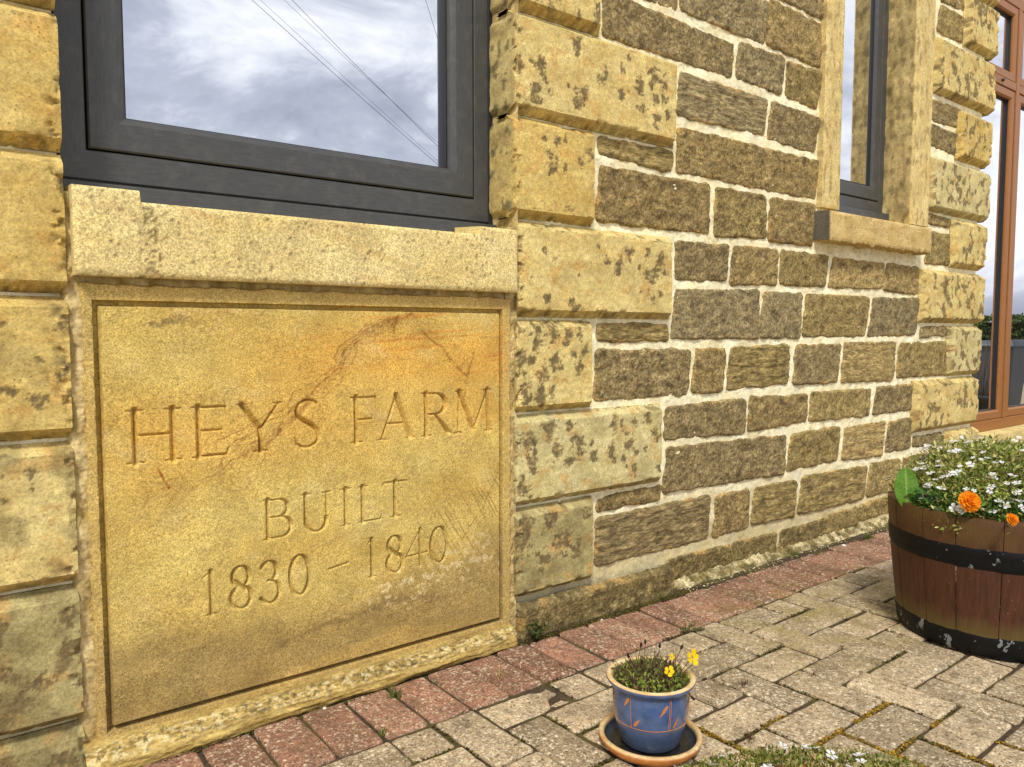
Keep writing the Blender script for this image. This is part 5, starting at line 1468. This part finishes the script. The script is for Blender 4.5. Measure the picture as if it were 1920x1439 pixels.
def motif(t, z, dt, dz):
    m_ = MB(); P0 = []
    a0, a1 = pot_angle(t), pot_angle(t + dt)
    n = 8; L_, R_ = [], []
    for q in range(n + 1):
        f = q / n; w = .0034 * math.sin(math.pi * min(f * .9 + .1, 1)) ** .8 * (1 - f * .35)
        ca, cz = a0 + (a1 - a0) * f, z + dz * f
        nl = math.hypot(dt * .07, dz); ux, uz = -dz / nl, dt * .07 / nl
        L_.append(on_pot(ca + ux * w / .07, cz + uz * w, .0006)); R_.append(on_pot(ca - ux * w / .07, cz - uz * w, .0006))
    V_ = L_ + R_
    m_.add(V_, [(i, i + 1, n + 2 + i, n + 1 + i) for i in range(n)]); m_.build('leaf_motif', M_CLAY, pot)
for t, z, dt, dz in ((-.56, .110, -.16, -.020), (-.44, .057, .17, .016), (.44, .103, -.20, -.022), (.64, .056, .16, .020), (1.35, .1, -.2, -.02), (1.6, .06, .2, .02)):
    motif(t, z, dt, dz)
V, F = lathe([(0, .112), (.0725, .108)], 32); k = MB(); k.add(V, [f[::-1] for f in F]); k.build('soil', M_SOIL, pot)

# straggly yellow flowered plant in the blue pot
yp = empty('yellow_flower_plant', (QX, QY, .118))
tag(yp, 'straggly plant with yellow flowers and dark seed heads in the blue pot', 'plant')
P_, D_ = [], []
ry = random.Random(77)
for q in range(1900):
    a_, rr = ry.uniform(0, 6.283), .070 * math.sqrt(ry.random())
    P_.append((rr * math.cos(a_), rr * math.sin(a_), ry.uniform(-.002, .022) + .030 * ry.random() * (1 - rr / .07))); D_.append((ry.gauss(0, 1), ry.gauss(0, 1), ry.uniform(0, 1.6)))
V, F, C = leaf_cloud(P_, D_, .0105, .2, [lin(132, 148, 56), lin(108, 124, 46), lin(160, 168, 76), lin(90, 70, 48), lin(112, 88, 64)], 78)
tag(link('foliage', make_mesh('foliage', V, F, C, False), M_LEAF, yp), kind='stuff')
k = MB()
for q in range(230):
    a_, rr = ry.uniform(0, 6.283), ry.uniform(.0, .05)
    b = Vector((rr * math.cos(a_), rr * math.sin(a_), -.004)); e = b + Vector((ry.gauss(0, .016), ry.gauss(0, .016), ry.uniform(.016, .066)))
    k.tube([b, b.lerp(e, .5) + Vector((ry.gauss(0, .003), ry.gauss(0, .003), 0)), e], [.0010, .0009, .0006], 4, lin(92, 68, 56) if ry.random() < .6 else lin(110, 112, 60), False)
tag(k.build('dry_stems', M_STEM, yp), kind='stuff')
FY = [flower_mesh('flower', 5, .0135, .42, .2, lin(246, 206, 12), lin(190, 120, 10), s, .2) for s in (5, 6)]
EYE = Vector((-QX, -WALL_D - QY, CAM_H - .118)).normalized()
RT = Vector((math.sin(_y), -math.cos(_y), 0)); TW = Vector((-math.cos(_y), -math.sin(_y), 0))
def potp(r, d, z): return RT * r + TW * d + Vector((0, 0, z * 1.55 if z > .012 else z))
def stalk(tip, base, rad=.0008, col=lin(84, 66, 46), head=None):
    s_ = MB(); mid = base.lerp(tip, .5) + Vector((0, 0, .006))
    s_.tube([base, mid, tip], [rad * 1.2, rad, rad * .8], 5, col)
    o = s_.build('stem', M_STEM, yp)
    if head:
        h_ = MB(); d = (tip - mid).normalized()
        h_.tube([tip - d * .002, tip + d * .002, tip + d * .006, tip + d * .0085], [.0012, .0026, .0022, .0006], 7, lin(46, 32, 30)); h_.build('seed_head', M_STEM, o, smooth=True)
for tip, base in (((-.020, 0, .050), (-.03, -.01, 0)), ((-.008, -.02, .048), (-.014, 0, 0)), ((.018, -.01, .046), (.008, 0, 0)), ((.058, .0, .047), (.03, .01, .005)), ((-.021, .02, .034), (-.02, .02, 0)), ((.095, .025, .014), (.06, .03, .0)), ((-.044, .0, .036), (-.036, .0, .0)), ((.070, .04, -.004), (.05, .03, .004))):
    stalk(potp(*tip), potp(*base), head=True)
for (tip, base, s, up) in (((.076, .015, .040), (.035, .02, 0), 1.1, EYE * .8 + RT * .5), ((.028, .035, .028), (.02, .03, 0), .78, EYE + Vector((0, 0, .4))), ((.040, .0, .036), (.03, .0, 0), .45, EYE + RT * .4)):
    stalk(potp(*tip), potp(*base), col=lin(70, 56, 44)); place('flower', FY[0 if s > .6 else 1], yp, potp(*tip), up, s, 1.0)

# ------------------------------------------------------------------ white flowered mat at the lower edge of the picture
FX, FY_, FZ = 1.055, .595 - WALL_D, .012
lowpot = empty('shallow_planter', (FX, FY_, 0)); tag(lowpot, 'shallow terracotta bowl just below the picture holding creeping white flowers', 'planter')
V, F = lathe([(0, .0), (.07, 0), (.098, .05), (.108, .072), (.114, .076), (.114, .084), (.108, .085), (.104, .078), (0, .072)], 48)
k = MB(); k.add(V, F); k.build('bowl', mat_col('terracotta', .8, .2, .2, 60, .3, .001, attr=False, base=lin(170, 96, 62)), lowpot, smooth=True)
cw_ = empty('creeping_white_plant', (FX, FY_, .09)); tag(cw_, 'low creeping green plant with white flowers at the bottom edge of the picture', 'plant')
rp2 = np.random.default_rng(91)
u = rp2.uniform(0, 2 * np.pi, 6500); rr = .205 * np.sqrt(rp2.random(6500))
el = np.stack([rr * np.cos(u), rr * np.sin(u)], 1)
P2 = el[:, :1] * np.array([[RT.x, RT.y]]) * 1.28 + el[:, 1:] * np.array([[TW.x, TW.y]]) * .68
zz = .048 * (1 - (rr / .215) ** 2) + .010 * fbm(P2[:, 0] / .04, P2[:, 1] / .04, 92, 3) - rp2.uniform(0, .022, 6500)
PL2 = np.column_stack([P2, zz])
V, F, C = leaf_cloud(PL2, rp2.normal(0, .7, PL2.shape) + np.array([0, 0, .7]), .0085, .24, [lin(132, 144, 58), lin(108, 120, 44), lin(160, 160, 84), lin(86, 96, 36), lin(176, 152, 104)], 93)
tag(link('foliage', make_mesh('foliage', V, F, C, False), M_LEAF, cw_), kind='stuff')
FW2 = flower_mesh('flower', 5, .0105, .36, .2, (.84, .84, .82), lin(210, 200, 110), 9)
for q in range(26):
    i = rp2.integers(0, 6500)
    place('flower', FW2, cw_, PL2[i] * np.array([1, 1, 0]) + np.array([0, 0, .050 * (1 - (rr[i] / .215) ** 2) + .004]), (rng.gauss(0, .4), rng.gauss(0, .4), 1), rng.uniform(.7, 1.1), rng.uniform(0, 6))

# ------------------------------------------------------------------ weeds, tufts and small things on the paving
def tuft(x, y, n, L, cols, label, cat='grass', seed=0, wide=.003, lean=.5, name='grass_tuft', group='grass tufts in the paving joints'):
    r = random.Random(seed); root = empty(name, (x, y, -.004)); tag(root, label, cat, group)
    k = MB()
    for q in range(n):
        a = r.uniform(0, 6.283); b = Vector((r.gauss(0, wide * 3), r.gauss(0, wide * 2), 0)); l_ = L * r.uniform(.5, 1.15)
        d = Vector((math.cos(a) * lean * r.random(), math.sin(a) * lean * r.random(), 1)).normalized(); s = Vector((-math.sin(a), math.cos(a), 0)) * .0009
        m1, t = b + d * l_ * .6, b + d * l_ + Vector((math.cos(a), math.sin(a), -.4)) * l_ * .25
        k.add([b - s, b + s, m1 + s * .8, t, m1 - s * .8], [(0, 1, 2, 4), (4, 2, 3)], np.array(cols[r.randrange(len(cols))]) * r.uniform(.7, 1.25))
    tag(k.build('blades', M_LEAF, root), kind='stuff')
GC = [lin(92, 112, 44), lin(74, 92, 38), lin(120, 130, 58)]
SC = [lin(196, 172, 112), lin(170, 146, 92), lin(150, 132, 78)]
tuft(.787, -.125, 46, .034, GC, 'thick green grass tuft against the stone lip under the date stone', seed=1)
tuft(.693, -.248, 34, .016, GC, 'short green tuft in the joint between two red blocks below the date stone', seed=2)
tuft(1.735, -.040, 60, .034, GC + SC[1:2], 'green grass tuft at the wall foot beside the base stone joint', seed=3)
tuft(2.887, -.090, 60, .026, GC, 'green grass tuft at the far wall foot near the half barrel', seed=4)
tuft(2.454, -.05, 40, .022, GC + SC[1:2], 'thin green tuft on the mortar fillet along the wall foot', seed=5)
tuft(1.34, -.035, 22, .046, SC, 'dry straw grass sprig leaning on the damp base stone', seed=6, lean=.9)
tuft(1.03, -.20, 12, .040, SC, 'dry straw wisp lying on a red block right of the date stone', seed=7, lean=1.6)
tuft(1.62, -.265, 16, .026, GC, 'small tuft at the edge of the red blocks behind the blue pot', seed=8)
tuft(1.255, -.710, 26, .020, [lin(96, 70, 36), lin(70, 54, 30)], 'withered brown tuft in a joint right of the blue pot saucer', seed=9)
tuft(1.62, -.63, 18, .016, [lin(96, 74, 40), lin(120, 96, 50)], 'withered brown tuft in a joint in front of the half barrel', seed=10)
tuft(1.45, -.56, 30, .024, [lin(84, 66, 40), lin(110, 90, 56)], 'tangle of dead brown stems on the blocks between pot and barrel', seed=11, lean=2.0)
# leafy weed in the angle beside the date stone
wd = empty('leafy_weed', (1.215, -.075, 0)); tag(wd, 'small dark leafy weed in the corner beside the date stone', 'weed')
P_, D_ = [], []; k = MB(); rw = random.Random(15)
for q in range(9):
    e = Vector((rw.gauss(.01, .02), rw.gauss(-.008, .012), rw.uniform(.02, .052))); k.tube([(rw.gauss(0, .004), 0, 0), e * .5 + Vector((0, 0, .006)), e], [.0011, .0009, .0005], 4, lin(74, 76, 36), False)
    for w in range(9):
        f = rw.uniform(.3, 1.0); P_.append(tuple(e * f)); D_.append((rw.gauss(0, 1), rw.gauss(0, 1), rw.uniform(-.2, .6)))
k.build('stems', M_STEM, wd)
V, F, C = leaf_cloud(P_, D_, .013, .30, [lin(70, 84, 38), lin(52, 66, 30), lin(96, 104, 50)], 16)
link('leaves', make_mesh('leaves', V, F, C, False), M_LEAF, wd)
fl = empty('fallen_leaf', (1.600, -.285, .006)); tag(fl, 'dark green leaf pair lying on the edge of the red blocks', 'leaf')
broad_leaf('leaflet', (0, 0, 0), (.75, -.55, .12), .034, .0075, lin(62, 74, 34), None, None, (0, 0, 1), parent=fl)
broad_leaf('leaflet', (-.006, .004, 0), (-.85, .3, .15), .030, .0085, lin(56, 70, 34), None, None, (0, 0, 1), parent=fl)
M_PEB = mat_col('pebble', .8, .3, .12, 60, .4, .002, attr=False, base=lin(226, 218, 200))
def pebble(x, y, r, label, seed):
    V, F = lathe([(0, 0), (.6, .08), (.95, .4), (1, .62), (.8, .95), (.45, 1.15), (0, 1.22)], 14)
    V = np.array(V); V = V * (1 + .22 * fbm(V[:, 0] * 1.3 + seed, V[:, 1] * 1.3 + V[:, 2], seed, 2))[:, None] * r
    k = MB(); k.add(V - np.array([0, 0, .1 * r]), F); o = k.build('pebble', M_PEB, None, smooth=True); o.location = (x, y, .0); o.rotation_euler = (0, 0, seed)
    tag(o, label, 'pebble', 'loose pebbles on the paving')
pebble(2.700, -.098, .0085, 'round white pebble on the red blocks at the wall foot', 1)
pebble(.640, -.085, .0042, 'small pale pebble against the lip under the date stone', 2)
pebble(1.870, -.790, .0045, 'small white pebble in a joint in front of the half barrel', 3)
pebble(1.462, -.080, .0036, 'tiny white pebble below the damp base stone', 4)

# ------------------------------------------------------------------ what the glass mirrors: garden edge opposite the house
M_CABLE, _n, _l, _p = new_mat('cable'); _p.inputs['Base Color'].default_value = (.02, .02, .022, 1); _p.inputs['Roughness'].default_value = .6
def cable(a, b, label, r=.0045):
    a, b = Vector(a), Vector(b); d = b - a
    k = MB(); P = []
    for q in range(25):
        t = -1.2 + 3.2 * q / 24; p = a + d * t; p.z += .06 * ((t - .5) ** 2 - .25); P.append(p)
    o = k
    k.tube(P, r, 5); c = k.build('cable_or_ghost', M_CABLE, None, origin=tuple(P[12])); tag(c, label, 'cable', 'overhead cables mirrored in the window')
cable((4.87, -12.23, 6.76), (8.71, -12.23, 4.40), 'lowest overhead cable crossing the sky mirrored in the large window')
cable((5.61, -12.23, 6.95), (8.74, -12.23, 4.77), 'upper overhead cable crossing the sky mirrored in the large window')
cable((5.11, -12.23, 6.74), (8.75, -12.23, 4.45), 'added ghost image just above the lowest overhead cable in the mirrored sky', .0028)  # second reflection of the lowest cable in double glazing, built as a wire
cable((5.45, -12.23, 6.92), (8.74, -12.23, 4.84), 'added ghost image crossing the upper overhead cable in the mirrored sky', .0028)  # extra wire added to stand for the doubled reflection of the upper cable
cable((8.48, -12.23, 7.68), (8.93, -12.23, 6.59), 'steep overhead cable near the right edge of the mirrored sky')
M_HEDGE = mat_col('hedge leaf', .6, .3, .2, 30, trans=.15)
hd_ = empty('hedge', (14.5, -4.0, 0)); tag(hd_, 'clipped green hedge mirrored in the glazed door', 'hedge')
rh = np.random.default_rng(101); n = 16000
ph = np.column_stack([rh.uniform(-.5, .5, n), rh.uniform(-4.5, 3.6, n), rh.uniform(0, 1.06, n)])
sh_ = rh.integers(0, 3, n); ph[sh_ == 0, 0] = -.5 + rh.normal(0, .04, (sh_ == 0).sum()); ph[sh_ == 1, 2] = 1.04 + .05 * fbm(ph[sh_ == 1, 1] * 2, ph[sh_ == 1, 0] * 2, 102, 3) + rh.normal(0, .02, (sh_ == 1).sum())
V, F, C = leaf_cloud(ph, rh.normal(0, 1, ph.shape), .055, .33, [lin(72, 96, 34), lin(96, 120, 48), lin(54, 74, 28)], 103)
tag(link('foliage', make_mesh('foliage', V, F, C, False), M_HEDGE, hd_), kind='stuff')
k = MB(); k.box((-.36, -4.4, 0), (.4, 3.5, .98)); k.build('inner_twigs', mat_col('twigs', .9, .1, .4, 20, attr=False, base=lin(34, 36, 18)), hd_)
binr = empty('storage_bin', (8.75, -1.32, 0)); tag(binr, 'dark grey lidded bin mirrored in the glazed door', 'bin')
M_PLAS = mat_col('grey plastic', .45, .4, .08, 20, attr=False, base=lin(70, 76, 84))
k = MB(); k.add([(-.17, -.2, .0), (.17, -.2, 0), (.17, .2, 0), (-.17, .2, 0), (-.22, -.25, .66), (.22, -.25, .66), (.22, .25, .66), (-.22, .25, .66)], [(0, 3, 2, 1), (0, 1, 5, 4), (1, 2, 6, 5), (2, 3, 7, 6), (3, 0, 4, 7)]); k.build('body', M_PLAS, binr, bevel=.02)
k = MB(); k.add([(-.25, -.28, .662), (.25, -.28, .662), (.25, .28, .662), (-.25, .28, .662), (-.22, -.25, .72), (.22, -.25, .72), (.22, .25, .735), (-.22, .25, .735)], [(0, 3, 2, 1), (4, 5, 6, 7), (0, 1, 5, 4), (1, 2, 6, 5), (2, 3, 7, 6), (3, 0, 4, 7)]); k.build('lid', M_PLAS, binr, bevel=.012)
bpot = empty('black_plant_pot', (6.25, -.48, 0)); tag(bpot, 'black plastic pot mirrored in the glazed door', 'pot')
V, F = lathe([(0, 0), (.12, 0), (.165, .30), (.18, .305), (.18, .345), (.165, .345), (.16, .30), (0, .29)], 32); k = MB(); k.add(V, F); k.build('body', M_SEAL, bpot, smooth=True)
tw = empty('bare_twiggy_shrub', (6.25, -.48, .29)); tag(tw, 'bare twiggy shrub in the black pot mirrored in the glazed door', 'shrub')
k = MB(); rt = random.Random(3)
for q in range(26):
    a_ = rt.uniform(0, 6.28); b = Vector((.05 * math.cos(a_), .05 * math.sin(a_), 0)); e = b * rt.uniform(1.5, 4) + Vector((0, 0, rt.uniform(.25, .55)))
    k.tube([b, b.lerp(e, .5) + Vector((rt.gauss(0, .02), rt.gauss(0, .02), .03)), e], [.005, .0035, .0015], 5, lin(92, 78, 56), False)
k.build('branches', M_STEM, tw)
